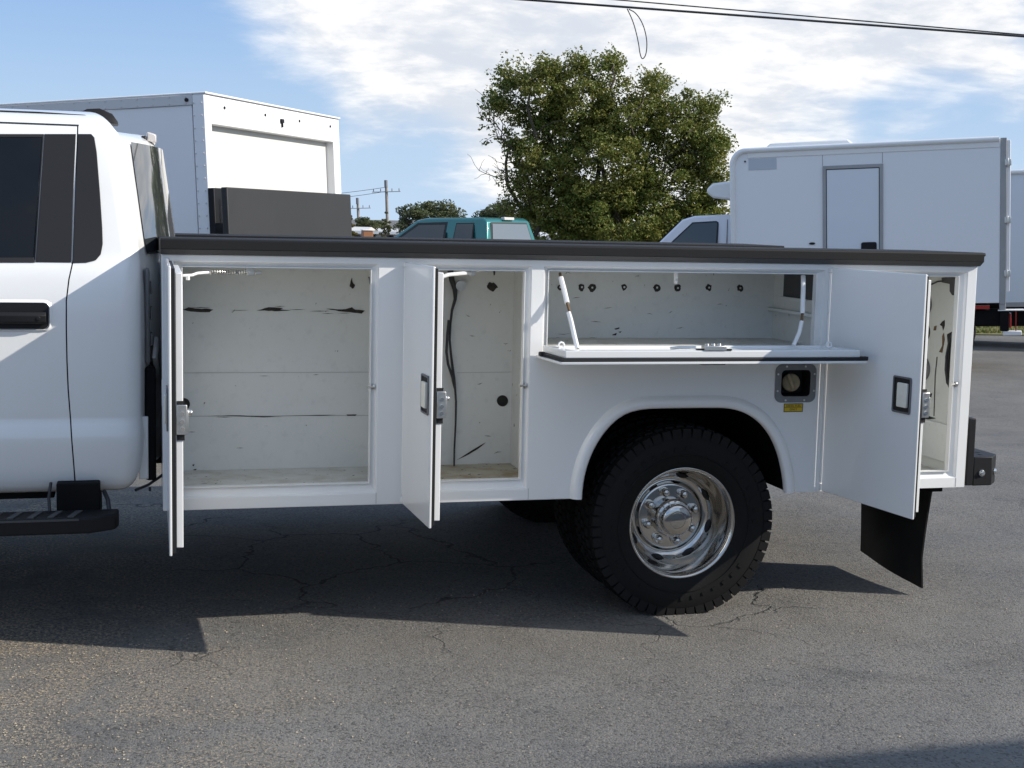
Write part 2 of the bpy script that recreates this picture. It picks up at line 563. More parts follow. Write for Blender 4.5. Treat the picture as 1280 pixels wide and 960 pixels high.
def obj(name, mb, m, parent=None, bev=0.0, smooth=40, pivot=None, recalc=True, seg=2, label=None):
    """one mesh object; vertices come in the coordinates of the thing it belongs to"""
    vs = [Vector(v) for v in mb.v]
    if pivot is None:
        lo = [min(v[i] for v in vs) for i in range(3)]
        hi = [max(v[i] for v in vs) for i in range(3)]
        pivot = Vector([(lo[i] + hi[i]) / 2 for i in range(3)])
    pivot = Vector(pivot)
    me = bpy.data.meshes.new(name)
    me.from_pydata([tuple(v - pivot) for v in vs], [], mb.f)
    me.update()
    finish(me, m, smooth, recalc)
    o = bpy.data.objects.new(name, me)
    COL.objects.link(o)
    o.location = pivot
    if parent is not None:
        o.parent = parent
        o.location = pivot - ORG[parent]
    ORG[o] = pivot
    if bev > 0:
        md = o.modifiers.new('bevel', 'BEVEL')
        md.width = bev
        md.segments = seg
        md.limit_method = 'ANGLE'
        md.angle_limit = radians(35)
        md.harden_normals = False
    if label:
        o['label'] = label
    return o


def dup(src, parent=None, loc=None):
    c = src.copy()
    COL.objects.link(c)
    if parent is not None:
        c.parent = parent
    if loc is not None:
        c.location = loc
    ORG[c] = ORG.get(src, Vector((0, 0, 0)))
    return c


def rect(x0, x1, z0, z1):
    return [(x0, z0), (x1, z0), (x1, z1), (x0, z1)]


def rrect(x0, x1, z0, z1, r, n=5):
    out = []
    for cx, cz, a0 in ((x1 - r, z0 + r, -pi / 2), (x1 - r, z1 - r, 0), (x0 + r, z1 - r, pi / 2), (x0 + r, z0 + r, pi)):
        for i in range(n + 1):
            a = a0 + pi / 2 * i / n
            out.append((cx + r * cos(a), cz + r * sin(a)))
    return out


def blob2d(pts, n_sub=3, jit=0.0012):
    """roughen a closed outline"""
    out = []
    k = len(pts)
    for i in range(k):
        a, b = pts[i], pts[(i + 1) % k]
        for j in range(n_sub):
            f = j / n_sub
            out.append((a[0] + (b[0] - a[0]) * f + random.uniform(-jit, jit), a[1] + (b[1] - a[1]) * f + random.uniform(-jit, jit)))
    return out


# ------------------------------------------------------------------ ground
def gz(x, y):
    t = min(1, max(0, (y - 2.3) / 5.5))
    z = -0.35 * t * t * (3 - 2 * t)
    t = min(1, max(0, (y - 9) / 12))
    z -= 0.2 * t * t * (3 - 2 * t)
    return z


def build_ground():
    mb = MB()
    xs = [-900, -300, -120, -60, -30, -15, -8, -4, -2, 0, 2, 4, 6, 8, 10, 12, 15, 20, 30, 60, 120, 300, 900]
    ys = [-900, -300, -100, -40, -20, -10, -5, 0, 2.2] + [2.6 + 0.6 * i for i in range(12)] + [10, 11, 12, 13, 14, 15, 16, 17, 18, 19, 20, 21, 22, 30, 60, 120, 300, 900]
    nx = len(xs)
    for y in ys:
        for x in xs:
            mb.v.append((x, y, gz(x, y)))
    for j in range(len(ys) - 1):
        for i in range(nx - 1):
            mb.f.append((j * nx + i, j * nx + i + 1, (j + 1) * nx + i + 1, (j + 1) * nx + i))
    o = obj('asphalt_lot', mb, ASPHALT, pivot=(0, 0, 0), smooth=80)
    tag(o, kind='structure')


build_ground()


def PX(u, v, X):
    q = CF + CR * ((u - 640) / FPX) - CU * ((v - 480) / FPX)
    return CAM + q * ((X - CAM.x) / q.x)


# ------------------------------------------------------------------ the service truck
WX, WZ = 2.0868, .385          # rear axle
ZB, ZT = 0.505, 1.463          # underside of the body, top of the painted side
LEN = 3.385
WID = 2.39
truck = thing('service_truck', 'white utility body work truck in the foreground with its compartment doors standing open', 'truck', (1.4, 1.2, 0), org=(1.4, 1.2, 0))

ARCH = [(1.633, .505), (1.636, .57), (1.650, .64), (1.677, .71), (1.717, .775), (1.765, .825), (1.815, .856), (1.877, .871), (1.95, .874), (2.18, .874), (2.262, .871), (2.325, .854),
        (2.378, .828), (2.425, .790), (2.466, .738), (2.497, .675), (2.517, .61), (2.529, .555), (2.535, .505)]
for _ in range(2):          # round the polygon off
    q_ = [ARCH[0]]
    for a_, b_ in zip(ARCH, ARCH[1:]):
        q_ += [(a_[0] * .75 + b_[0] * .25, a_[1] * .75 + b_[1] * .25), (a_[0] * .25 + b_[0] * .75, a_[1] * .25 + b_[1] * .75)]
    ARCH = q_ + [ARCH[-1]]
SEATS = dict(a=(.045, .802, .552, 1.437), b=(.918, 1.407, .552, 1.437), c=(1.462, 2.672, 1.098, 1.437), d=(2.722, 3.338, .548, 1.437))
INNER = dict(a=(.072, .779, .588, 1.420), b=(.950, 1.386, .588, 1.420), c=(1.479, 2.640, 1.116, 1.422), d=(2.752, 3.306, .575, 1.420))
FUEL = (2.490, 2.630, .908, 1.026)


def body_side():
    out = [(0, ZB)] + ARCH + [(LEN, ZB), (LEN, ZT), (0, ZT)]
    loops = [out] + [rect(*SEATS[k]) for k in 'abcd'] + [rect(*FUEL)]
    mb = MB().plate(loops, 'y', 0.0, 0.014)
    obj('body_side', mb, WHITE, truck, bev=0.003, smooth=30)
    # stepped frames that the doors close into
    for k in 'abcd':
        s, i = rect(*SEATS[k]), rect(*INNER[k])
        m = MB()
        x0, x1, z0, z1 = SEATS[k]
        e = .006
        mid = rect(x0 + e, x1 - e, z0 + e, z1 - e)
        m.ring(s, 0.0012, mid, 0.012)
        m.ring(mid, 0.012, i, 0.020)
        j = rect(INNER[k][0] - .004, INNER[k][1] + .004, INNER[k][2] - .004, INNER[k][3] + .004)
        m.ring(i, 0.020, i, 0.006)
        g = rect(INNER[k][0] + .003, INNER[k][1] - .003, INNER[k][2] + .003, INNER[k][3] - .003)
        m.ring(i, 0.006, g, 0.006)
        m.ring(g, 0.006, g, 0.034)
        m.ring(g, 0.034, j, 0.034)
        obj('door_frame', m, WHITE_FRAME, truck, smooth=25)
    # rolled lip of the wheel arch
    sec = [(-.003, .012), (-.004, -.014), (.004, -.022), (.022, -.024), (.036, -.015), (.046, .0008)]
    rings = []
    n = len(ARCH)
    # refine the outline
    pts = ARCH
    for i, p in enumerate(pts):
        a, b = pts[max(0, i - 1)], pts[min(len(pts) - 1, i + 1)]
        t = Vector((b[0] - a[0], b[1] - a[1])).normalized()
        nrm = Vector((-t.y, t.x))
        rings.append([(p[0] + nrm.x * d, y, p[1] + nrm.y * d) for d, y in sec])
    obj('wheel_arch_lip', MB().loft(rings, closed=False), WHITE, truck, smooth=60)
    # sill seams
    for x in (.803, 1.416):
        obj('sill_seam', MB().box(x - .0012, x + .0012, -.0012, .004, ZB + .004, .553), SEAM, truck, smooth=0)
    obj('rear_post_seam', MB().box(3.339, 3.3415, -.0012, .004, ZB + .004, .547), SEAM, truck, smooth=0)
    # front end wall, rear end wall, top, inner bed wall, underside
    m = MB()
    m.box(0.0015, .012, .0145, .50, ZB, ZT)
    m.box(LEN - .012, LEN - .0015, .0145, .50, ZB, ZT)
    m.box(.0125, LEN - .0125, .0145, .50, ZT - .004, ZT)
    m.box(.0125, LEN - .0125, .5205, .532, .96, ZT)
    obj('body_ends', m, WHITE, truck, smooth=0)
    for x0, x1 in ((.0125, 1.57), (2.60, LEN - .0125)):
        obj('body_underside', MB().box(x0, x1, .036, .52, ZB + .001, ZB + .006), CHASSIS, truck, smooth=0)
        obj('bed_side_skirt', MB().box(x0, x1, .5205, .532, ZB + .007, .959), CHASSIS, truck, smooth=0)
    # wheel well
    big = [(WX + (p[0] - WX) * 1.035, .505 + (p[1] - .505) * 1.045) for p in ARCH]
    mw = MB().plate([big], 'y', .79, .80)
    mw.loft([[(p[0], y, p[1]) for p in big] for y in (.0146, .25, .50, .79)], closed=False)
    obj('wheel_well_liner', mw, CHASSIS, truck, smooth=60)


def compartment(k, y1=.50):
    x0, x1, z0, z1 = INNER[k]
    X0, X1, Z0, Z1 = x0 - .045, x1 + (.085 if k in 'ab' else .045), z0 - .022, z1 + .018
    if k == 'c':
        X0 = x0 - .004
        Z0 = z0 - .006
        X1 = x1 + .05
        y1 = .52
    y0 = .034
    m = MB()
    m.add([(X0, y1, Z0), (X1, y1, Z0), (X1, y1, Z1), (X0, y1, Z1)], [(0, 1, 2, 3)])
    m.add([(X0, y0, Z0), (X0, y1, Z0), (X0, y1, Z1), (X0, y0, Z1)], [(0, 1, 2, 3)])
    m.add([(X1, y0, Z0), (X1, y1, Z0), (X1, y1, Z1), (X1, y0, Z1)], [(0, 1, 2, 3)])
    m.add([(X0, y0, Z1), (X1, y0, Z1), (X1, y1, Z1), (X0, y1, Z1)], [(0, 1, 2, 3)])
    # front flanges behind the frame
    m.plate([rect(X0, X1, Z0, Z1), rect(x0 + .0035, x1 - .0035, z0 + .0035, z1 - .0035)], 'y', .0345, .0365)
    # outer skins so that no light leaks through
    o = obj('compartment', m, INTERIOR_LIGHT if k == 'd' else INTERIOR, truck, smooth=0, recalc=False)
    f = MB().box(X0 + .001, X1 - .001, y0 + .004, y1 - .001, Z0 - .004, Z0 + .001)
    obj('compartment_floor', f, FLOOR_RUST if k == 'b' else FLOORW, o, smooth=0)
    return o, (X0, X1, Z0, Z1, y1)


body_side()
COMP = {k: compartment(k) for k in 'abcd'}


def wall_plate(name, pts_px, comp, m, t=.0015, off=.0008, jit=.0012, sub=3, label=None):
    """a flat mark or fitting lying on the back wall of a compartment; outline read off the photo"""
    o, (X0, X1, Z0, Z1, y1) = COMP[comp]
    Y = y1 - off
    pts = [(P(u, v, Y).x, P(u, v, Y).z) for u, v in pts_px]
    pts = [(min(max(x, X0 + .002), X1 - .002), min(max(z, Z0 + .002), Z1 - .002)) for x, z in pts]
    if jit > 0:
        pts = blob2d(pts, sub, jit)
    return obj(name, MB().plate([pts], 'y', Y - t, Y), m, o, smooth=0, label=label)


def wall_disc(name, u, v, rpx, comp, m, t=.003, n=20, off=.0008, ell=1.0):
    return wall_plate(name, [(u + rpx * ell * cos(2 * pi * i / n), v + rpx * sin(2 * pi * i / n)) for i in range(n)], comp, m, t, off, 0)


def side_plate(name, pts_px, m, t=.0015):
    """the same on the end wall of the rear compartment"""
    o, (X0, X1, Z0, Z1, y1) = COMP['d']
    X = X1 - .0008
    pts = [PX(u, v, X) for u, v in pts_px]
    pts = [(min(max(p.y, .038), y1 - .002), p.z) for p in pts]
    return obj(name, MB().plate([pts], 'x', X - t, X), m, o, smooth=0)


def side_disc(name, u, v, rpx, m, t):
    o, (X0, X1, Z0, Z1, y1) = COMP['d']
    c = PX(u, v, X1)
    r = rpx / 280
    return obj(name, MB().cyl((X1 - t, c.y, c.z), (X1 - .0006, c.y, c.z), r, 28), m, o, bev=.002)


def worn_marks():
    # front compartment: scrapes along the back, panel joints, hole
    wall_plate('paint_scrape', [(228, 387), (236, 384), (248, 386), (262, 386), (267, 387), (262, 390), (246, 390), (235, 389)], 'a', SCUFF)
    wall_plate('paint_scrape', [(321, 388), (336, 384), (354, 385), (350, 387), (364, 388), (348, 389), (336, 388.5)], 'a', SCUFF)
    wall_plate('paint_scrape', [(408, 386), (428, 387), (440, 384), (444, 387), (456, 388), (452, 392), (438, 390), (424, 389)], 'a', SCUFF)
    wall_plate('paint_scrape', [(264, 519.5), (300, 519.2), (330, 520.2), (352, 520.6), (330, 521.6), (300, 520.4)], 'a', SCUFF, jit=.0005)
    wall_plate('paint_scrape', [(352, 519.8), (400, 518.6), (420, 518.6), (400, 519.6)], 'a', SCUFF, jit=.0004)
    wall_plate('paint_scrape', [(433, 518.2), (446, 518.0), (444, 519.8), (434, 519.6)], 'a', SCUFF, jit=.0004)
    # fine scratches round the scrapes
    rs = random.Random(3)
    for u, v, w in ((250, 384.5, 26), (300, 388, 22), (372, 387, 20), (400, 389, 26), (430, 391.5, 18), (350, 383, 14), (280, 521.5, 20), (410, 392, 16), (240, 540, 9), (330, 470, 12), (395, 468.5, 8), (300, 560, 10)):
        wall_plate('scratch', [(u - w / 2, v), (u, v - .45), (u + w / 2, v - .1), (u, v + .25)], 'a', RUST if w < 15 else SCUFF, t=.0008, jit=.0003)
    for u, v, w in ((590, 420, 8), (610, 545, 9), (600, 480, 7), (585, 395, 6), (632, 430, 6), (622, 565, 10)):
        wall_plate('scratch', [(u - w / 2, v + rs.uniform(-2, 2)), (u, v - .5), (u + w / 2, v + rs.uniform(-2, 2)), (u, v + .4)], 'b', RUST, t=.0008, jit=.0003)
    for u, v, w in ((720, 372, 10), (760, 385, 12), (812, 392, 8), (745, 402, 14), (850, 410, 10), (900, 380, 8), (705, 418, 16), (790, 425, 14), (880, 425, 10)):
        wall_plate('scratch', [(u - w / 2, v + rs.uniform(-1.5, 1.5)), (u, v - .4), (u + w / 2, v + rs.uniform(-1.5, 1.5)), (u, v + .3)], 'c', RUST, t=.0008, jit=.0003)
    for y in (466, 520.2):
        wall_plate('panel_joint', [(230, y - .2), (464, y - 1.2), (464, y - .6), (230, y + .4)], 'a', SEAM, t=.001, jit=0)
    wall_disc('drain_hole', 230, 505, 7.5, 'a', INK)
    wall_plate('rivet_hole', [(438, 352), (440, 347), (441, 353), (444, 357), (441, 361), (437, 358)], 'a', SCUFF, jit=.001)
    wall_plate('rivet_hole', [(460, 346), (464, 346), (463, 348), (462, 356), (461, 348)], 'a', SCUFF, jit=.0006)
    wall_plate('chipped_spot', [(240, 581), (243, 580), (242, 583)], 'a', SCUFF, jit=.0006)
    wall_plate('chipped_spot', [(241, 587), (246, 586), (244, 590)], 'a', SCUFF, jit=.0006)
    wall_plate('corner_gap', [(462.2, 480), (464, 484), (464, 602), (462.6, 602), (461.8, 540)], 'a', SCUFF, jit=.0004)
    # second compartment
    wall_disc('drain_hole', 628, 501, 7, 'b', INK)
    wall_plate('rivet_hole', [(608, 358), (612, 353), (619, 354), (622, 359), (617, 364), (613, 364)], 'b', SCUFF, jit=.0025)
    wall_plate('rivet_hole', [(616.5, 339), (619, 339), (618.6, 344), (617, 344)], 'b', SCUFF, jit=.0006)
    wall_plate('paint_scrape', [(571, 575), (585, 566), (598, 558), (607, 553), (599, 560), (586, 568)], 'b', SCUFF, jit=.0005)
    wall_plate('panel_joint', [(571, 465.6), (652, 464.6), (652, 465.2), (571, 466.2)], 'b', SEAM, t=.001, jit=0)
    wall_plate('rust_patch', [(597, 589), (612, 588), (612, 590.5), (598, 591)], 'b', SCUFF, jit=.0006)
    for z in (1.385, 1.31, 1.24, 1.165, 1.09, 1.02, .90, .80):
        X1 = COMP['b'][1][1]
        obj('strut_slot', MB().box(X1 - .002, X1 - .0006, .30, .312, z - .007, z + .007), SCUFF, COMP['b'][0], smooth=0)
    # horizontal compartment: a row of torn rivet holes
    for u, v, r in ((700, 359, 3.2), (727, 359, 4.0), (740, 359.5, 4.6), (780, 359, 3.4), (821, 359.5, 4.2), (847, 360, 4.2), (886, 359.5, 3.8), (925, 360, 3.8)):
        pts = [(u + r * (0.8 + .5 * random.random()) * cos(a * pi / 5), v + r * (0.9 + .5 * random.random()) * sin(a * pi / 5)) for a in range(10)]
        h = wall_plate('rivet_hole', pts, 'c', SCUFF, jit=.001)
        c = P(u + .5, v, COMP['c'][1][4] - .003)
        rp = MB().cyl((c.x, c.y, c.z), (c.x, c.y + .001, c.z), .0045, 10)
        q = bpy.data.objects.get('rivet_stem')
        # each stem sits in its own hole, joined into the wall's set of fittings
        STEMS.append(rp)
    m = MB()
    for s in STEMS:
        m.add(s.v, s.f)
    tag(obj('rivet_stem', m, STEEL, COMP['c'][0], smooth=30), kind='stuff')
    for pts in ([(768, 411), (774, 409), (774, 411), (769, 412)], [(766, 418), (771, 416), (770, 419), (765, 419)], [(773, 415), (777, 414), (775, 416)], [(690, 429), (700, 428), (696, 430)], [(736, 429), (746, 429), (742, 430.5)]):
        wall_plate('chipped_spot', pts, 'c', SCUFF, jit=.0007)
    # opening and shelf ledge on the right end wall
    o, (X0, X1, Z0, Z1, y1) = COMP['c']
    obj('end_opening', MB().box(X1 - .0025, X1 - .0008, .10, .42, 1.305, 1.425), LINER_LIGHT, o, smooth=0)
    obj('end_opening_lip', MB().box(X1 - .012, X1 - .003, .08, .44, 1.290, 1.304), INTERIOR, o, smooth=0)
    obj('shelf_ledge', MB().box(X1 - .030, X1 - .001, .08, .5185, 1.235, 1.250), INTERIOR, o, bev=.003)
    obj('light_bracket', MB().box(2.03, 2.045, .06, .07, 1.385, 1.42).box(2.032, 2.043, .055, .075, 1.372, 1.385), WHITE_FRAME, o, bev=.002)
    # rear compartment fittings
    side_disc('lamp_back', 1157, 381, 15, BEZEL, .012)
    side_disc('lamp_back', 1155, 461, 15, BEZEL, .012)
    side_disc('wall_hole', 1157, 415, 11, INK, .002)
    side_plate('access_slot', [(1184, 418), (1191, 414), (1193, 418), (1192, 482), (1188, 486), (1183, 479), (1181, 462), (1182, 445), (1185, 432)], INK)
    side_plate('wall_bracket', [(1180, 347), (1196, 347), (1196, 366), (1193, 369), (1190, 364), (1190, 355), (1180, 353)], LINER_LIGHT, .012)
    side_plate('rust_patch', [(1178, 402), (1181, 400), (1181, 407), (1179, 413), (1178, 408), (1175, 406)], SCUFF)
    side_plate('rust_patch', [(1168, 408), (1171, 407), (1170, 413), (1167, 413)], RUST)
    side_plate('rust_patch', [(1162, 491), (1165, 492), (1164, 497), (1162, 496)], SCUFF)
    side_plate('rust_patch', [(1180, 416), (1181, 425), (1179, 435), (1178, 441), (1174, 440), (1178, 432), (1178, 420)], RUST)
    side_plate('corner_gap', [(1171, 446), (1172, 446), (1169.5, 470), (1168, 520), (1167.2, 520), (1168.6, 470)], SCUFF)
    side_plate('gap_below_panel', [(1149, 517), (1158, 519), (1170, 523), (1162, 524), (1154, 523)], INK)
    o, (X0, X1, Z0, Z1, y1) = COMP['d']
    obj('lower_panel', MB().box(X1 - .012, X1 - .0012, .05, y1 - .002, .60, .765), INTERIOR, o, bev=.002)
    a = PX(1163, 356, 3.34)
    b = PX(1172, 352, 3.34)
    c = PX(1180, 351, 3.34)
    obj('wiring', MB().tube([PX(1155, 360, 3.335), a, b, c], .0035, 6), WIRE, o)
    pth = [PX(1190, 417, 3.345), PX(1186, 430, 3.34), PX(1183, 446, 3.335), PX(1183, 465, 3.335), PX(1187, 484, 3.345)]
    obj('wiring', MB().tube(pth, .006, 6), WIRE, o)
    # cable hanging down the second compartment
    o = COMP['b'][0]
    pa = [(563, 338), (565, 350), (569, 362), (569, 374), (565, 388), (563, 405), (562, 425), (564, 445), (566, 462), (567, 475), (569, 487), (570, 502), (569.5, 530), (568, 560), (567.5, 590)]
    rad = [.013, .012, .011, .007, .0055, .005, .005, .005, .006, .009, .005, .0045, .004, .004, .004]
    obj('wiring', MB().tube([P(u, v, .47) for u, v in pa], rad, 7), WIRE, o)
    pb = [(561, 400), (559, 420), (558, 440), (560, 455), (565, 470), (567, 478)]
    obj('wiring', MB().tube([P(u, v, .45) for u, v in pb], .0055, 6), WIRE, o)
    c = P(575, 357, .48)
    obj('cable_grommet', MB().cyl((c.x, .46, c.z), (c.x, .498, c.z), .022, 14), STEEL, o, smooth=30)


STEMS = []
worn_marks()


def striker(x, z):
    m = MB().cyl((x, .012, z), (x - .030, -.001, z), .0045, 10).cyl((x - .006, .012, z), (x + .002, .012, z), .012, 12)
    obj('door_striker', m, STEEL, truck, smooth=35)


striker(.792, .965)
striker(1.398, .965)
striker(3.322, .955)


def handle(door, s, z, skin_y, big=1.0):
    """paddle latch let into the outside of a door; s = distance along the door to its centre"""
    w, h = .055 * big, .071 * big
    m = MB().plate([rrect(s - w, s + w, z - h, z + h, .008, 3), rrect(s - w + .006, s + w - .006, z - h + .007, z + h - .007, .005, 3)], 'y', skin_y - .006, skin_y - .0004)
    b = obj('latch_bezel', m, BEZEL, door, bev=.001)
    obj('latch_pocket', MB().plate([rrect(s - w + .006, s + w - .006, z - h + .007, z + h - .007, .005, 3)], 'y', skin_y - .0016, skin_y - .0003), INK, door)
    m = MB().prism(rrect(s - w * .36, s + w * .72, z - h * .66, z + h * .66, .004, 2), 'y', skin_y - .013, skin_y - .0018)
    obj('latch_paddle', m, PADDLE, door, bev=.0025)


def door(name, hx, w, ang, z0, z1, hs, hz, lat_z, gap=0.0):
    """side-hinged door, built shut and then swung open about its hinge at x = hx"""
    piv = (hx, -.004, z0)
    sk = MB().box(hx + .005 + gap, hx + w, -.016, -.007, z0, z1)
    d = obj(name, sk, WHITE, truck, bev=.0025, pivot=piv)
    i = .007
    obj('weather_strip', MB().box(hx + .013 + gap, hx + w - i, -.0068, .006, z0 + i, z1 - i), STRIP, d, bev=.002)
    i = .022
    x0, x1, a, b = hx + .024 + gap, hx + w - i, z0 + i, z1 - i
    pan = MB().plate([rect(x0, x1, a, b), rect(x0 + .05, x1 - .05, a + .05, b - .05)], 'y', .0062, .029)
    pan.add([(x0 + .05, .018, a + .05), (x1 - .05, .018, a + .05), (x1 - .05, .018, b - .05), (x0 + .05, .018, b - .05)], [(0, 1, 2, 3)])
    obj('inner_pan', pan, WHITE_FRAME, d, bev=.0025)
    # hinge: a rolled edge with knuckles
    hm = MB()
    k = 0
    zz = z0 + .03
    parts = [(z0 + .004, z0 + .028, .0075), (z0 + .034, z0 + (z1 - z0) * .80, .0058), (z0 + (z1 - z0) * .803, z1 - .022, .0062), (z1 - .018, z1 - .002, .0085)]
    for a_, b_, r in parts:
        hm.cyl((hx - .0015, -.0110, a_), (hx - .0015, -.0110, b_), r + (.0006 if gap else 0), 14)
    obj('hinge', hm, WHITE, d, smooth=40)
    # latch body on the free edge of the inner pan
    lz = lat_z
    lm = MB().box(x1 + .0005, x1 + .014, .008, .042, lz - .048, lz + .048)
    lm.box(x1 - .03, x1 + .012, .0295, .046, lz - .040, lz + .030)
    lm.cyl((x1 - .012, .046, lz + .02), (x1 - .012, .058, lz + .02), .010, 10)
    l = obj('latch', lm, STEEL, d, bev=.002)
    bm_ = MB()
    for dz in (-.030, -.006, .020):
        bm_.cyl((x1 + .013, .026, lz + dz), (x1 + .0175, .026, lz + dz), .0078, 10)
    obj('latch_bolts', bm_, BRIGHT, d, smooth=35)
    obj('latch_cutout', MB().box(x1 - .002, x1 + .0034, .010, .034, lz + .049, lz + .060), INK, d, smooth=0)
    obj('latch_cutout', MB().box(x1 - .002, x1 + .0034, .010, .034, lz - .068, lz - .049), INK, d, smooth=0)
    if hs is not None:
        handle(d, hx + hs, hz, -.016)
    d.rotation_euler = (0, 0, -radians(ang))
    return d


door('compartment_door', .026, .752, 90.6, .512, 1.447, .60, .975, .955)
door('compartment_door', .914, .468, 88.2, .510, 1.447, .385, .985, .955, .0005)
door('compartment_door', 2.704, .612, 82.6, .511, 1.447, .512, .980, .950, .0046)


def lid():
    """drop-down door of the horizontal compartment, hinged along its lower edge"""
    x0, x1, zh, h = 1.432, 2.692, 1.094, .352
    piv = (x0, 0.0, zh)
    # shaped shut (standing), then laid out flat
    d = obj('drop_door', MB().plate([rrect(x0, x1, zh + .004, zh + h, .004, 2)], 'y', -.016, -.007), WHITE, truck, bev=.002, pivot=piv)
    obj('weather_strip', MB().box(x0 + .008, x1 - .008, -.0068, .006, zh + .012, zh + h - .008), STRIP, d, bev=.002)
    a, b, c, e = x0 + .022, x1 - .022, zh + .026, zh + h - .020
    pan = MB().plate([rect(a, b, c, e), rect(a + .04, b - .04, c + .04, e - .04)], 'y', .0062, .034)
    pan.add([(a + .04, .024, c + .04), (b - .04, .024, c + .04), (b - .04, .024, e - .04), (a + .04, .024, e - .04)], [(0, 1, 2, 3)])
    obj('inner_pan', pan, WHITE, d, bev=.003)
    # latch at the middle of the free edge, rod to it, corner bumper pads
    cx = 2.055
    lm = MB().box(cx - .045, cx + .045, .0345, .052, e - .036, e + .004)
    for k in (-.03, -.005, .02):
        lm.cyl((cx + k, .052, e - .014), (cx + k, .060, e - .014), .009, 10)
    obj('latch', lm, STEEL, d, bev=.002)
    obj('latch_cutout', MB().box(cx - .065, cx - .046, .0345, .040, e - .04, e - .004), INK, d, smooth=0)
    obj('latch_cutout', MB().box(cx + .046, cx + .068, .0345, .040, e - .02, e + .002), INK, d, smooth=0)
    obj('latch_rod', MB().tube([(cx - .06, .042, e - .05), (cx - .12, .040, e - .085), (cx - .15, .036, e - .09)], .006, 6), STEEL, d)
    obj('bumper_pad', MB().box(x1 - .022, x1 + .006, -.006, .010, zh + h - .030, zh + h - .004), INK, d, bev=.003)
    obj('bumper_pad', MB().box(x0 - .004, x0 + .016, -.005, .012, zh + .060, zh + .085), INK, d, bev=.003)
    for sx in (a + .035, b - .05):
        m = MB()
        m.tube([(sx + .012 * cos(t * pi / 4), .044 + .011 * sin(t * pi / 4), e - .17) for t in range(9)], .004, 6)
        obj('strap_eye', m, WHITE_FRAME, d)
    w, hh = .050, .030
    obj('latch_bezel', MB().prism(rrect(cx - w, cx + w, zh + h - .09, zh + h - .03, .008, 3), 'y', -.022, -.0165), INK, d, bev=.001)
    obj('hinge', MB().cyl((x0 + .02, -.004, zh - .002), (x1 - .02, -.004, zh - .002), .0062, 10), WHITE, d)
    d.rotation_euler = (radians(90 - 1.2), 0, 0)
    return d


lid()


def stays():
    # spring door holder in the front compartment
    y = -.02
    pts = [P(229, 344.5, -.05), P(240, 344, -.04), P(247, 341.5, -.02), P(262, 340.5, 0)]
    h = obj('door_holder', MB().tube(pts, .0055, 8).tube([P(235, 344, -.045), P(235, 350, -.045)], .007, 8), WHITE, truck)
    a, b = P(261, 340.6, 0), P(313, 339.8, .06)
    spring = MB()
    n = 150
    sp = []
    for i in range(n + 1):
        f = i / n
        c = a.lerp(b, f)
        t = f * 17 * 2 * pi
        sp.append(c + Vector((0, cos(t) * .0085, sin(t) * .0085)))
    spring.tube(sp, .0022, 5)
    spring.tube([a, b], .004, 6)
    obj('holder_spring', spring, STEEL, h)
    c = P(312, 340, .06)
    obj('holder_bracket', MB().box(c.x - .012, c.x + .018, .05, .075, c.z - .012, 1.437).box(c.x + .02, c.x + .045, .05, .07, c.z - .008, c.z + .004), STEEL, h, bev=.002)
    # second compartment
    pts = [P(553, 346, -.20), P(560, 343.5, -.12), P(575, 342, -.02), P(588, 341, .05)]
    h = obj('door_holder', MB().tube(pts, .0075, 8), WHITE, truck)
    c = P(590, 339.5, .06)
    obj('holder_bracket', MB().box(c.x - .012, c.x + .012, .05, .075, c.z - .016, 1.437).tube([c, c + Vector((.05, .02, .004))], .004, 6), STEEL, h, bev=.002)
    # straps that carry the drop-down door
    pts = [(700, 342), (701, 347), (705, 362), (709, 379), (711, 391), (714, 402), (718, 420), (722, 436)]
    pp = [P(u, v, .05 - .24 * i / 7) for i, (u, v) in enumerate(pts)]
    s = obj('lid_strap', MB().tube(pp[1:4], .0105, 8).tube(pp[4:], .0095, 8), WHITE_FRAME, truck)
    obj('strap_chain', MB().tube([pp[0], pp[1], pp[3], pp[4] + Vector((.004, 0, .003)), pp[5], pp[7]], .0065, 6), RUST, s)
    pts = [(1004, 345), (1004, 360), (1003, 392), (1002, 402), (999, 416), (992, 432)]
    pp = [P(u, v, .05 - .15 * i / 5) for i, (u, v) in enumerate(pts)]
    s = obj('lid_strap', MB().tube(pp[0:3], .010, 8).tube(pp[3:], .0085, 8), WHITE_FRAME, truck)
    obj('strap_chain', MB().tube([pp[2], pp[3], pp[4]], .006, 6), RUST, s)


stays()


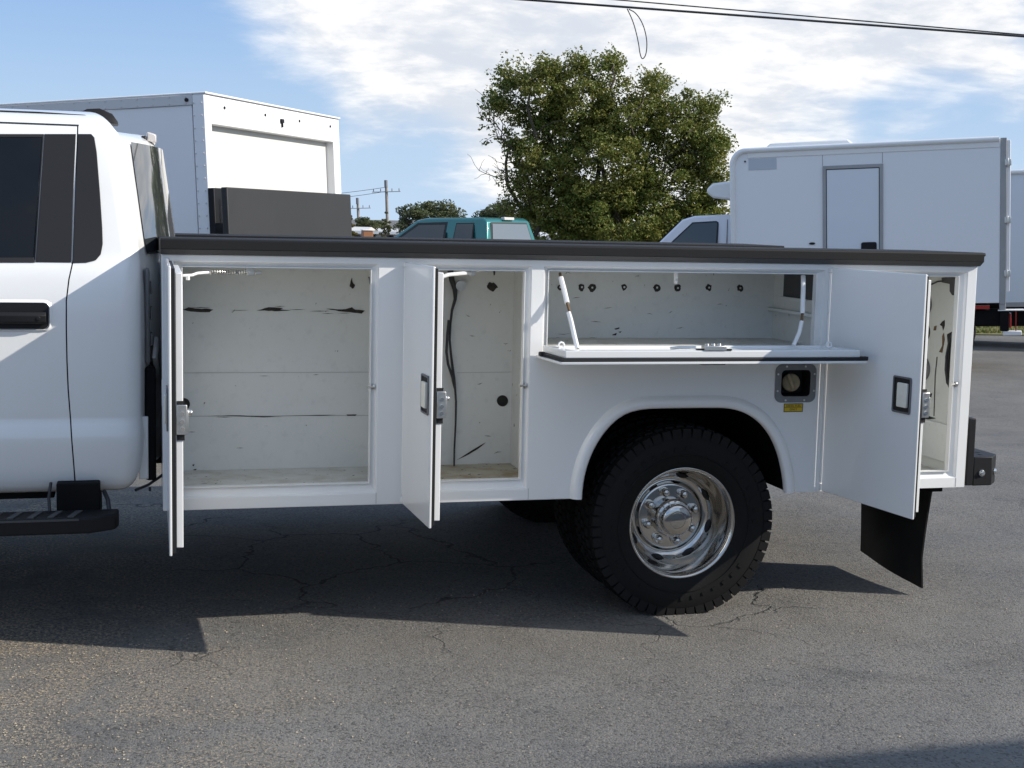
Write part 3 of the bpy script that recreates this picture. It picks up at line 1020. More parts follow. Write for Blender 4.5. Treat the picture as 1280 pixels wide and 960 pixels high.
def trim():
    sec = [(-.031, ZT + .057), (-.035, ZT + .052), (-.035, ZT + .0190), (-.030, ZT + .0162), (-.008, ZT + .0012), (.006, ZT + .0006), (.52, ZT + .0006), (.53, ZT + .052), (.52, ZT + .056), (-.024, ZT + .0585)]
    m = MB().prism([(y, z) for y, z in sec], 'x', -.004, LEN + .008)
    obj('top_rail', m, LINER, truck, bev=.002, smooth=30)
    m = MB().prism([(-.0355, ZT + .0187), (-.0310, ZT + .0158), (-.0088, ZT - .0002), (-.0080, ZT + .0010), (-.030, ZT + .0172)], 'x', -.0035, LEN + .006)
    obj('rail_edge', m, LINER_LIGHT, truck, smooth=0)
    far = MB().box(.01, LEN - .02, 1.87, WID, ZB, ZT)
    obj('far_body_side', far, WHITE, truck, smooth=0)
    obj('far_top_rail', MB().box(0, LEN - .01, 1.86, WID + .034, ZT + .0005, ZT + .043), LINER, truck, bev=.004)
    obj('bed_floor', MB().box(.10, LEN - .03, .5325, 1.869, .80, .84), LINER, truck, smooth=0)
    obj('bed_front_wall', MB().box(.10, .125, .5325, 1.869, .841, 1.42), LINER, truck, smooth=0)
    obj('tailgate', MB().box(LEN - .05, LEN - .02, .54, 1.86, .842, 1.25), WHITE, truck, bev=.004)
    c = Vector((LEN + .024, .02, ZT + .050))
    obj('rail_latch', MB().tube([c - Vector((.02, 0, 0)), c + Vector((.02, 0, -.001))], [.006, .008], 8), INK, truck)


trim()


def filler():
    o = obj('fuel_filler', MB().plate([rrect(2.466, 2.652, .886, 1.047, .030, 6), rrect(2.494, 2.626, .912, 1.022, .018, 5)], 'y', -.005, -.0004), FUELBEZ, truck, bev=.0018)
    m = MB()
    i = rrect(2.494, 2.626, .912, 1.022, .018, 5)
    j = rrect(2.500, 2.618, .920, 1.016, .014, 5)
    m.ring(i, -.003, j, .060)
    m.plate([j], 'y', .060, .062)
    obj('filler_pocket', m, BLACK, o, smooth=40)
    n0 = MB()
    n0.lathe([(.001, -.012), (.030, -.012), (.036, -.008), (.038, .0), (.038, .020), (.028, .024)], 0, 0, 24)
    n0.box(-.034, .034, -.024, -.011, -.007, .007)
    M = Matrix.Translation((2.548, .020, .968)) @ Matrix.Rotation(radians(-24), 4, 'Z') @ Matrix.Rotation(radians(-12), 4, 'X') @ Matrix.Rotation(radians(68), 4, 'Y')
    n0.xf(M)
    obj('filler_cap', n0, CAP, o, bev=.002)
    sc = MB()
    for x, z in ((2.515, 1.037), (2.600, 1.037), (2.642, 1.005), (2.642, .935), (2.600, .896), (2.515, .896), (2.477, .935), (2.477, 1.005)):
        sc.cyl((x, -.0052, z), (x, -.0078, z), .0042, 8)
    obj('screw_heads', sc, STEEL, o, smooth=30)
    d = obj('fuel_decal', MB().box(2.511, 2.598, -.0016, -.0003, .846, .8815), YELLOW, truck, smooth=0)
    obj('decal_border', MB().plate([rect(2.511, 2.598, .846, .8815), rect(2.5135, 2.5955, .8485, .879)], 'y', -.0022, -.0017), INK, d, smooth=0)
    obj('decal_rule', MB().box(2.5135, 2.5955, -.0022, -.0017, .8650, .8665), INK, d, smooth=0)
    lettering('DIESEL FUEL', .0125, (2.5545, -.0018, .8718), d)
    lettering('ONLY', .0125, (2.5545, -.0018, .8565), d)


def lettering(txt, size, pos, parent, m=None, name='lettering'):
    cu = bpy.data.curves.new('text', 'FONT')
    cu.body = txt
    cu.size = size
    cu.align_x = 'CENTER'
    cu.align_y = 'CENTER'
    cu.extrude = .0002
    to = bpy.data.objects.new('text', cu)
    COL.objects.link(to)
    dg = bpy.context.evaluated_depsgraph_get()
    me = bpy.data.meshes.new_from_object(to.evaluated_get(dg))
    bpy.data.objects.remove(to)
    bpy.data.curves.remove(cu)
    me.materials.clear()
    me.materials.append(m or INK)
    o = bpy.data.objects.new(name, me)
    COL.objects.link(o)
    o.parent = parent
    o.rotation_euler = (pi / 2, 0, 0)
    o.location = Vector(pos) - ORG[parent]
    ORG[o] = Vector(pos)
    return o


filler()


# ------------------------------------------------------------------ wheels
def rot_y(mb, cx, cz, ang, start):
    c, s = cos(ang), sin(ang)
    for i in range(start, len(mb.v)):
        x, y, z = mb.v[i]
        x -= cx
        z -= cz
        mb.v[i] = (cx + x * c - z * s, y, cz + x * s + z * c)


def make_wheel(cx, y0, cz, parent, detail=True):
    w = thing('wheel', None, None, org=(cx, y0, cz))
    w.parent = parent
    w.location = Vector((cx, y0, cz)) - ORG[parent]
    prof = [(.222, .030), (.236, .014), (.262, .003), (.300, -.003), (.335, .0), (.365, .008), (.384, .016), (.3925, .030), (.3945, .075), (.394, .122), (.393, .170), (.3925, .215), (.384, .229), (.365, .237),
            (.335, .245), (.300, .248), (.262, .242), (.236, .231), (.222, .215), (.210, .18), (.210, .07)]
    m = MB().lathe([(r, y0 + y) for r, y in prof], cx, cz, 72, close=True)
    m.v = [(x, y, max(z, .002)) for x, y, z in m.v]
    ty = obj('tyre', m, RUBBER, w, smooth=50)
    # tread blocks and raised sidewall ribs
    t = MB()
    n = 54
    for k in range(n):
        st = len(t.v)
        a = 2 * pi * k / n
        wd = .0190 if k % 2 else .0175
        t.prism([(-wd, .358), (wd, .358), (wd, .3965), (-wd, .3965)], 'y', y0 + .004, y0 + .045)
        t.prism([(-wd, .358), (wd, .358), (wd, .3965), (-wd, .3965)], 'y', y0 + .200, y0 + .241)
        for q, (ya, yb) in enumerate(((.054, .092), (.101, .143), (.152, .190))):
            o = .012 * ((q % 2) * 2 - 1)
            t.prism([(-.017 + o, .390), (.017 + o, .390), (.017 + o, .4025), (-.017 + o, .4025)], 'y', y0 + ya, y0 + yb)
        rot_y(t, 0, 0, a, st)
    t.v = [(x + cx, y, max(z + cz, .0015)) for x, y, z in t.v]
    tag(obj('tread', t, RUBBER, w, smooth=0), kind='stuff')
    if not detail:
        rim = MB().lathe([(.232, y0 + .22), (.225, y0 + .20), (.20, y0 + .12), (.18, y0 + .05), (.02, y0 + .04)], cx, cz, 32)
        obj('rim', rim, CHASSIS, w, smooth=40)
        return w
    sb = MB()
    for k in range(40):
        st = len(sb.v)
        a = 2 * pi * k / 40
        if k % 10 in (7, 8, 9):
            continue
        h = random.uniform(.5, 1)
        sb.prism([(-.007, .305), (.007, .305), (.006, .305 + .022 * h), (-.006, .305 + .022 * h)], 'y', y0 - .0055, y0 + .004)
        rot_y(sb, 0, 0, a, st)
    sb.v = [(x + cx, y, z + cz) for x, y, z in sb.v]
    sb.lathe([(.284, y0 - .001), (.286, y0 - .0045), (.289, y0 - .0045), (.291, y0 - .001)], cx, cz, 60)
    tag(obj('sidewall_relief', sb, RUBBER, w, smooth=0), kind='stuff')
    F = [(.2255, .050), (.2330, .034), (.2365, .026), (.2355, .019), (.2310, .0165), (.2265, .018), (.2200, .026), (.2150, .038), (.2115, .055), (.2060, .085), (.2015, .118), (.1930, .148), (.1830, .166), (.1690, .178),
         (.1560, .182), (.1470, .179), (.1425, .170), (.1390, .166), (.1300, .1655), (.0950, .167), (.0840, .1665), (.0800, .160)]
    obj('rim', MB().lathe([(r, y0 + y) for r, y in F], cx, cz, 96), CHROME, w, smooth=50)
    hub = [(.0835, .166), (.0825, .130), (.0800, .112), (.0745, .107), (.0665, .1060), (.0655, .085), (.0640, .078), (.0590, .074), (.0350, .0725), (.0335, .0745), (.0300, .0740), (.0010, .0735)]
    obj('hub_cap', MB().lathe([(r, y0 + y) for r, y in hub], cx, cz, 48), CHROME, w, smooth=40)
    g = MB()
    for k in range(16):
        a = 2 * pi * k / 16
        g.cyl((cx + .0738 * cos(a), y0 + .1085, cz + .0738 * sin(a)), (cx + .0738 * cos(a), y0 + .104, cz + .0738 * sin(a)), .0042, 8)
    obj('hub_bolts', g, STEEL, w, smooth=30)
    nut = None
    for k in range(8):
        a = 2 * pi * (k + .35) / 8
        nx, nz = cx + .1085 * cos(a), cz + .1085 * sin(a)
        if nut is None:
            mm = MB()
            mm.tube([(nx, y0 + .1665, nz), (nx, y0 + .160, nz), (nx, y0 + .1595, nz), (nx, y0 + .138, nz), (nx, y0 + .130, nz), (nx, y0 + .127, nz)], [.021, .021, .0175, .0170, .0125, .004], 12)
            nut = obj('lug_nut', mm, CHROME, w, smooth=35)
        else:
            d = dup(nut, w)
            d.location = Vector((nx, (y0 + .1665 + y0 + .127) / 2, nz)) - ORG[w]
    hole = None
    for k in range(8):
        a = 2 * pi * (k + .5) / 8 + .12
        m2 = MB()
        r0, yy = .1815, .1645
        rad = Vector((cos(a), 0, sin(a)))
        tan = Vector((-sin(a), 0, cos(a)))
        slope = (rad * .72 + Vector((0, -.69, 0))).normalized()
        nrm = slope.cross(tan).normalized()
        if nrm.y > 0:
            nrm = -nrm
        c = Vector((cx, y0 + yy, cz)) + rad * r0 + nrm * .0045
        pts = [c + tan * (.030 * cos(i * pi / 8)) + slope * (.0125 * sin(i * pi / 8)) + nrm * -.004 * (cos(i * pi / 8) ** 2) for i in range(16)]
        m2.add(pts, [tuple(range(16))])
        m2.add([p - nrm * .005 for p in pts], [tuple(reversed(range(16)))])
        obj('hand_hole', m2, INK, w, smooth=0)
    return w


WX, WZ = 2.0868, .385
wr = make_wheel(WX, 0.0, WZ, truck)
wi = make_wheel(WX, .315, WZ, truck, detail=False)


def dup_tree(src, parent):
    c = dup(src, parent)
    for ch in list(src.children):
        dup(ch, c)
    return c


for src, y in ((wr, WID), (wi, WID - .315)):
    c = dup_tree(src, truck)
    c.rotation_euler = (0, 0, pi)
    c.location = Vector((WX, y, WZ)) - ORG[truck]
for y, rz in ((.17, 0), (WID - .17, pi)):
    c = dup_tree(wr, truck)
    c.rotation_euler = (0, 0, rz)
    c.location = Vector((-2.22, y, WZ)) - ORG[truck]


def underbody():
    m = MB()
    for y in (.73, 1.57):
        m.box(-2.9, 3.30, y, y + .08, .56, .76)
    for x in (-.5, .4, 1.2, 2.6, 3.2):
        m.box(x, x + .08, .8105, 1.569, .60, .70)
    obj('frame_rails', m, CHASSIS, truck, bev=.004)
    m = MB().cyl((WX, .60, WZ), (WX, 1.79, WZ), .055, 16).sphere((WX, 1.15, WZ), .17, 16, 10)
    m.tube([(WX - .15, 1.15, WZ + .02), (.6, 1.13, .56), (-.8, 1.12, .60)], .05, 12)
    obj('rear_axle', m, CHASSIS, truck)
    m = MB()
    for y in (.62, 1.68):
        for k in range(4):
            m.box(WX - .55 + .06 * k, WX + .55 - .06 * k, y, y + .07, .50 - .012 * k, .511 - .012 * k)
    obj('leaf_springs', m, CHASSIS, truck)
    obj('fuel_tank', MB().box(2.50, 3.12, .83, 1.55, .46, .555), CHASSIS, truck, bev=.02)
    obj('exhaust_box', MB().cyl((-.4, 1.75, .50), (1.0, 1.75, .50), .10, 16), CHASSIS, truck)
    # bumper
    m = MB().box(LEN + .018, LEN + .053, .02, WID - .02, .507, .803)
    m.prism([(LEN + .0535, .0215), (LEN + .145, .0215), (LEN + .205, .085), (LEN + .205, WID - .085), (LEN + .145, WID - .0215), (LEN + .0535, WID - .0215)], 'z', .505, .632)
    bp = obj('rear_bumper', m, BLACK, truck, bev=.004)
    h = MB()
    for i, (x, y) in enumerate([(LEN + .085, .10), (LEN + .125, .085), (LEN + .095, .16), (LEN + .150, .145), (LEN + .105, .23), (LEN + .160, .215), (LEN + .10, .30), (LEN + .155, .29)]):
        h.cyl((x, y, .6321), (x, y, .6335), .0115, 14)
    obj('step_holes', h, INK, bp, smooth=30)
    for p, d in (((LEN + .094, .0210, .562), Vector((0, -1, 0))), ((LEN + .177, .053, .562), Vector((.72, -.69, 0)))):
        p = Vector(p)
        b = MB().cyl(p, p + d * .004, .016, 14)
        b.tube([p + d * .004, p + d * .010, p + d * .0125], [.0125, .010, .003], 12)
        obj('bumper_bolt', b, BRIGHT, bp, smooth=40)
    # mud flap
    rings = []
    for k in range(11):
        f = k / 10
        near = 3.284 - .042 * sin(min(1, f * 1.15) * pi / 2) + .016 * max(0, f - .7) / .3
        row = []
        for j in range(9):
            g = j / 8
            zb = .034 + .046 * g
            row.append((near * (1 - g) + (3.246 - .006 * f) * g + .010 * sin(g * 5 + f * 2.4), .10 + .53 * g, .475 + (zb - .475) * f))
        rings.append(row)
    m = MB().loft(rings, closed=False)
    back = [[(x + .008, y, z) for x, y, z in r] for r in rings]
    m.loft(back, closed=False)
    for a, b in ((0, 0), (-1, -1)):
        m.loft([[r[a] for r in rings], [r[b] for r in back]], closed=False)
    m.loft([rings[-1], back[-1]], closed=False)
    m.loft([rings[0], back[0]], closed=False)
    f = obj('mud_flap', m, FLAP, truck, smooth=50)
    obj('flap_hanger', MB().box(3.27, 3.33, .08, .66, .471, .504), CHASSIS, truck, bev=.004)


underbody()


# ------------------------------------------------------------------ cab
YC = WID / 2
PROF = [(YC, 2.022), (.90, 2.018), (.62, 2.006), (.47, 1.990), (.395, 1.972), (.350, 1.950), (.338, 1.938),      # roof, drip rail
        (.318, 1.915), (.305, 1.895), (.258, 1.710), (.200, 1.470), (.190, 1.432), (.174, 1.405), (.160, 1.36), (.150, 1.28), (.146, 1.18), (.148, 1.06), (.153, .95), (.158, .868), (.160, .842),
        (.161, .833), (.152, .815), (.138, .775), (.137, .760), (.141, .72), (.149, .66), (.157, .615), (.166, .585), (.186, .560), (.22, .548), (.30, .546)]
KR = 6      # last roof point


def seam_x(z):
    tab = [(.54, -.318), (.64, -.322), (.78, -.330), (.95, -.340), (1.12, -.344), (1.28, -.342), (1.36, -.332), (1.43, -.317), (1.9, -.300), (2.1, -.300)]
    for (a, xa), (b, xb) in zip(tab, tab[1:]):
        if a <= z <= b:
            return xa + (xb - xa) * (z - a) / (b - a)
    return tab[0][1] if z < .54 else tab[-1][1]


def rear_x(z):
    x = -.072
    if z > 1.45:
        x -= (z - 1.45) * .135
    if z > 1.90:
        x -= .055 * ((z - 1.90) / .12) ** 2
    if z < .70:
        x -= (.70 - z) * .12
    return x


def side_y(z):
    for (ya, a), (yb, b) in zip(PROF[KR:], PROF[KR + 1:]):
        if b <= z <= a:
            return ya + (yb - ya) * (z - a) / (b - a)
    return PROF[-1][0]


def normals2():
    out = []
    for i in range(len(PROF)):
        a, b = PROF[max(0, i - 1)], PROF[min(len(PROF) - 1, i + 1)]
        t = Vector((b[0] - a[0], b[1] - a[1])).normalized()
        out.append(Vector((-t.y, t.x)) if True else None)
    return out


def cab():
    N2 = normals2()          # points inwards for this ordering, checked below
    c = Vector((YC, 1.2))
    N2 = [n if n.dot(c - Vector(p)) > 0 else -n for n, p in zip(N2, PROF)]
    R = .072

    def ring_at(fx, inset=0.0):
        return [(fx(z), y + n.x * inset, z + n.y * inset) for (y, z), n in zip(PROF, N2)]

    rear_rings = []
    for th in (0, 15, 30, 45, 60, 75, 90):
        a = radians(th)
        ins = R * (1 - cos(a))
        rear_rings.append([(rear_x(z) - R + R * sin(a), y + n.x * ins, z + n.y * ins) for (y, z), n in zip(PROF, N2)])
    last = rear_rings[-1]
    for s in (.9, .75, .55, .3, .02):
        rear_rings.append([(x + .155 * (1 - s * s), YC + (y - YC) * s, z) for x, y, z in last])
    quarter = [[(seam_x(z) + .0025, y, z) for y, z in PROF], [(seam_x(z) * .7 + (rear_x(z) - R) * .3, y, z) for y, z in PROF]] + rear_rings
    m = MB().loft(quarter, closed=False)
    roof = [[(x, y, z) for y, z in PROF[:KR + 1]] for x in (-1.62, -1.2, -.8, -.5, -.2975)]
    m.loft(roof, closed=False)
    # windscreen header and pillar line run forward from here; mirror to the far side
    n = len(m.v)
    mm = MB().add(m.v, m.f)
    mm.add([(x, WID - y, z) for x, y, z in m.v], [tuple(reversed(f)) for f in m.f])
    far_side = [[(x, WID - y, z) for y, z in PROF[KR:]] for x in (-1.62, -.3)]
    mm.loft(far_side, closed=False)
    obj('cab_shell', mm, WHITE, truck, smooth=42)
    # near door
    xs = [-1.62, -1.3, -1.0, -.75, -.55]
    side = [(side_y(1.934), 1.934)] + PROF[KR + 1:]
    rings = [[(x, y, z) for y, z in side] for x in xs] + [[(seam_x(z) - .03, y, z) for y, z in side], [(seam_x(z) - .0025, y, z) for y, z in side], [(seam_x(z) - .0025, y + .03, z) for y, z in side]]
    d = obj('cab_door', MB().loft(rings, closed=False), WHITE, truck, smooth=42)
    # dark inner skin seen through the shut line
    inner = [[(x, y + .012, z) for y, z in PROF[KR - 1:]] for x in (-1.6, -.27)]
    obj('door_jamb', MB().loft(inner, closed=False), CHASSIS, truck, smooth=30)
    obj('door_top_gap', MB().add([(-1.6, side_y(1.938) - .003, 1.9385), (-.296, side_y(1.938) - .003, 1.9385), (-.296, side_y(1.934) - .004, 1.9335), (-1.6, side_y(1.934) - .004, 1.9335)], [(0, 1, 2, 3)]), STRIP, truck, smooth=0)
    obj('roof_seam', MB().tube([(-1.6, .4300, 1.9835), (-.45, .4300, 1.9835), (-.28, .4300, 1.979), (-.22, .428, 1.965), (-.175, .424, 1.938), (-.155, .415, 1.905)], .0035, 6), STRIP, truck)

    def on_side(name, px, m_, parent, t, back=.004, sub=1):
        pts = []
        for u, v in px:
            q = P(u, v, .2)
            q = P(u, v, side_y(q.z))
            q = P(u, v, side_y(q.z))
            pts.append(q)
        k = len(pts)
        tri = tessellate_polygon([[Vector((p.x, p.z, 0)) for p in pts]])
        vs = [(p.x, side_y(p.z) - t, p.z) for p in pts] + [(p.x, side_y(p.z) + back, p.z) for p in pts]
        fs = [tuple(x) for x in tri] + [tuple(i + k for i in reversed(x)) for x in tri] + [(i, (i + 1) % k, (i + 1) % k + k, i + k) for i in range(k)]
        return obj(name, MB().add(vs, fs), m_, parent, bev=.0015, smooth=25)

    on_side('quarter_trim', [(97.5, 167.5), (114, 167.5), (118, 172), (121, 190), (125, 240), (128, 285), (128.5, 305), (126, 318), (120, 325), (108, 328), (91, 328.5), (93.5, 250)], PILLAR, truck, .005)
    on_side('pillar_trim', [(55.5, 167.5), (95, 167.5), (91.5, 250), (89, 328), (44.5, 327.5)], PILLAR, d, .004)
    on_side('door_window', [(-190, 172), (53.0, 171.5), (42.0, 322.0), (-240, 321)], GLASS, d, .0015)
    on_side('window_rubber', [(-190, 167.5), (55, 167.5), (43.5, 328), (42.2, 321), (52.8, 171.5), (-190, 171.6)], STRIP, d, .003)
    on_side('belt_moulding', [(-240, 321.8), (42, 321.8), (44, 328.0), (-240, 328)], STRIP, d, .0045)
    # door handle in its pocket
    hp = [(P(u, v, .146).x, P(u, v, .146).z) for u, v in ((0, 379), (61, 411))]
    x1, z1, z0 = hp[1][0], hp[0][1], hp[1][1]
    x0 = x1 - .285
    ring_o = rrect(x0 - .014, x1 + .014, z0 - .014, z1 + .014, .03, 6)
    ring_m = rrect(x0 - .004, x1 + .004, z0 - .004, z1 + .004, .022, 6)
    m = MB().ring(ring_o, .1475, ring_m, .139).ring(ring_m, .139, rrect(x0, x1, z0, z1, .02, 6), .150)
    obj('handle_surround', m, WHITE, d, smooth=60)
    obj('handle_pocket', MB().plate([rrect(x0, x1, z0, z1, .02, 6)], 'y', .1405, .152), BLACK, d)
    hz = (z0 + z1) / 2 - .004
    m = MB()
    m.loft([[(x, y_ + yo, hz + dz) for y_, dz in ((.0, -.020), (-.012, -.024), (-.024, -.016), (-.026, .008), (-.016, .020), (.0, .018))] for x, yo in ((x0 + .01, .145), (x0 + .03, .135), (x1 - .04, .135), (x1 - .008, .140))], closed=True, cap0=True, cap1=True)
    m.cyl((x1 - .035, .112, hz - .002), (x1 - .035, .1075, hz - .002), .0085, 14)
    obj('door_handle', m, BLACK, d, bev=.002)
    # rear glass, bowed outwards
    rows = []
    for i in range(7):
        z = 1.452 + i * (1.885 - 1.452) / 6
        yl = side_y(z) + .135
        row = []
        for j in range(17):
            s = -1 + 2 * j / 16
            y = YC + s * (YC - yl)
            sfull = (y - YC) / (YC - side_y(z) - .085)
            row.append((rear_x(z) + .155 * (1 - sfull * sfull) + .006, y, z))
        rows.append(row)
    g = obj('rear_window', MB().loft(rows, closed=False), GLASS_BACK, truck, smooth=80)
    lm = MB().prism([(-.03, 1.958), (.010, 1.948), (.010, 1.985), (-.03, 1.996)], 'y', YC - .26, YC + .26)
    lamp = obj('high_mount_lamp', lm.xf(Matrix.Translation((-.012, 0, -.042))), CLEARLENS, truck, bev=.006)
    obj('lamp_gasket', MB().box(-.065, -.043, YC - .28, YC + .28, 1.872, 1.935), PILLAR, truck, bev=.006)
    # roof pod (aerial housing)
    a, b = P(97, 141, .86), P(150, 142, .86)
    m = MB().loft([[(x, .86 + dy, z) for dy, z in ((-.10, 1.972), (-.085, 1.992 + h), (.085, 1.992 + h), (.10, 1.972))] for x, h in ((a.x - .02, .004), (a.x + .04, .036), (a.x + .09, .040), (b.x - .030, .020), (b.x - .008, -.012))], closed=True, cap0=True, cap1=True)
    obj('roof_pod', m, BLACK, truck, bev=.004)
    # step below the door
    zt = .500
    m = MB().prism([(-2.0, -.055), (-.262, -.055), (-.172, .00), (-.160, .05), (-.160, .10), (-2.0, .10)], 'z', .440, zt)
    rb = obj('running_board', m, BLACK, truck, bev=.008)
    tr = MB()
    for k in range(24):
        x = -1.95 + k * .07
        tr.prism([(x, -.045), (x + .022, -.045), (x + .050, .06), (x + .028, .06)], 'z', zt - .0005, zt + .006)
    tag(obj('step_grips', tr, LINER_LIGHT, rb, bev=.001), kind='stuff')
    obj('step_edge', MB().box(-1.98, -.30, -.0575, -.050, zt - .010, zt - .003), LINER_LIGHT, rb, smooth=0)
    obj('step_bracket', MB().box(-.385, -.228, .101, .40, .44, .60), CHASSIS, truck, bev=.006)
    obj('step_bracket', MB().box(-1.55, -1.40, .101, .40, .44, .60), CHASSIS, truck, bev=.006)
    obj('sill_rail', MB().box(-2.0, -.40, .26, .34, .515, .56), CHASSIS, truck, bev=.006)
    obj('brake_hose', MB().tube([(-.405, .13, .60), (-.412, .10, .55), (-.408, .08, .50)], .006, 6).tube([(-.215, .15, .56), (-.20, .12, .53), (-.195, .09, .49)], .008, 6), WIRE, truck)
    # things in the gap behind the cab
    obj('def_tank', MB().box(-.062, -.020, .25, .80, .575, 1.02), CHASSIS, truck, bev=.012)
    gp = obj('cab_back_panel', MB().box(-.060, -.040, .25, .80, 1.03, 1.40), BEZEL, truck, bev=.012)
    for z in (1.30, 1.20, 1.10):
        obj('pressed_rib', MB().box(-.0395, -.030, .27, .70, z, z + .05), MATS['worn_grey_bezel'], gp, bev=.008)
    obj('gap_bracket', MB().box(-.085, -.050, .235, .25, .585, .83), WHITE_FRAME, truck, bev=.003)
    obj('fuel_vent_hose', MB().tube([(-.04, .40, .93), (-.02, .34, .99), (-.03, .30, 1.05), (-.02, .36, 1.12)], .018, 8), STEEL, truck)
    obj('wire_loom', MB().tube([(-.10, .22, .545), (-.05, .25, .56), (.0, .30, .585), (.04, .40, .60)], .006, 6).cyl((-.045, .25, .55), (-.045, .25, .535), .005, 6), WIRE, truck)
    obj('hinge_plate', MB().box(-.002, .020, -.0025, -.0008, .90, 1.0), WHITE_FRAME, truck, smooth=0)
    # front of the truck (outside the picture, needed for its shadow and reflections)
    m = MB().prism([(-1.62, .60), (-1.62, 1.43), (-2.05, 1.40), (-2.95, 1.32), (-3.08, 1.15), (-3.10, .62), (-2.68, .62), (-2.64, .80), (-2.50, .92), (-2.22, .96), (-1.95, .92), (-1.80, .80), (-1.76, .60)], 'y', .155, WID - .155)
    obj('front_end', m, WHITE, truck, bev=.02)
    obj('windscreen', MB().prism([(-1.62, 1.43), (-1.62, 1.98), (-1.66, 1.985), (-2.12, 1.44), (-2.12, 1.41)], 'y', .33, WID - .33), GLASS, truck, bev=.01)
    obj('front_bumper', MB().box(-3.24, -3.101, .14, WID - .14, .50, .80), CHROME, truck, bev=.02)
    obj('grille', MB().box(-3.12, -3.09, .60, WID - .60, .82, 1.14), BLACK, truck, bev=.01)
    hl = obj('headlight', MB().box(-3.115, -3.0, .17, .56, .92, 1.14), CLEARLENS, truck, bev=.01)
    h2 = dup(hl, truck)
    h2.location.y = (WID - .365) - ORG[truck].y
    obj('cab_floor', MB().box(-2.0, -.15, .34, WID - .34, .548, .60), CHASSIS, truck, smooth=0)


cab()


# ------------------------------------------------------------------ vehicles parked behind
TILT = radians(2.95)          # the lot falls away to the left, and what stands on it leans with it


def place(fwd, corner, h):
    """rotation and foot of a thing whose local point (0, 0, h) should stand at corner"""
    yaw = math.atan2(fwd[1], fwd[0])
    R = Matrix.Rotation(yaw, 3, 'Z') @ Matrix.Rotation(TILT, 3, 'Y')
    loc = Vector(corner) - R @ Vector((0, 0, h))
    return loc, (0, TILT, yaw)


def simple_wheel(parent, x, y, r, wd, z=None):
    """y is the outer face; local frame, wheel turns about y"""
    s = 1 if y > -1 else -1
    z = r if z is None else z
    w = thing('wheel', None, None, org=(x, y, z))
    w.parent = parent
    w.location = Vector((x, y, z)) - ORG[parent]
    d = -s * wd
    prof = [(r * .55, y), (r * .62, y + s * .01), (r * .9, y), (r, y + d * .15), (r, y + d * .85), (r * .9, y + d), (r * .55, y + d)]
    obj('tyre', MB().lathe([(a, b) for a, b in prof], x, z, 36), RUBBER, w, smooth=40)
    obj('rim', MB().lathe([(r * .56, y - s * .005), (r * .5, y + d * .15), (r * .3, y + d * .2), (r * .28, y + d * .05), (.01, y + d * .05)], x, z, 32), ALU, w, smooth=40)
    return w


def van_cab(parent, x0, ln, yl, wd, zf, zr, zbelt, mtl, hood=1.1, glass=GLASS):
    """a cab ahead of a box: body with sloping screen and hood, near window, mirror; local x forward"""
    y0, y1 = yl, yl - wd
    xw = x0 + ln
    side = [(x0, zf), (x0, zr - .03), (x0 + .06, zr), (x0 + ln * .48, zr), (x0 + ln * .56, zr - .02), (xw, zbelt + .02), (xw + hood * .9, zbelt - .16), (xw + hood, zbelt - .35), (xw + hood, zf)]
    m = MB()
    rings = []
    for y, k in ((y0 - .10, .05), (y0 - .02, .012), (y0, 0), ):
        pass
    m.prism(side, 'y', y1, y0)
    c = obj('cab', m, mtl, parent, bev=.05, seg=3)
    return c


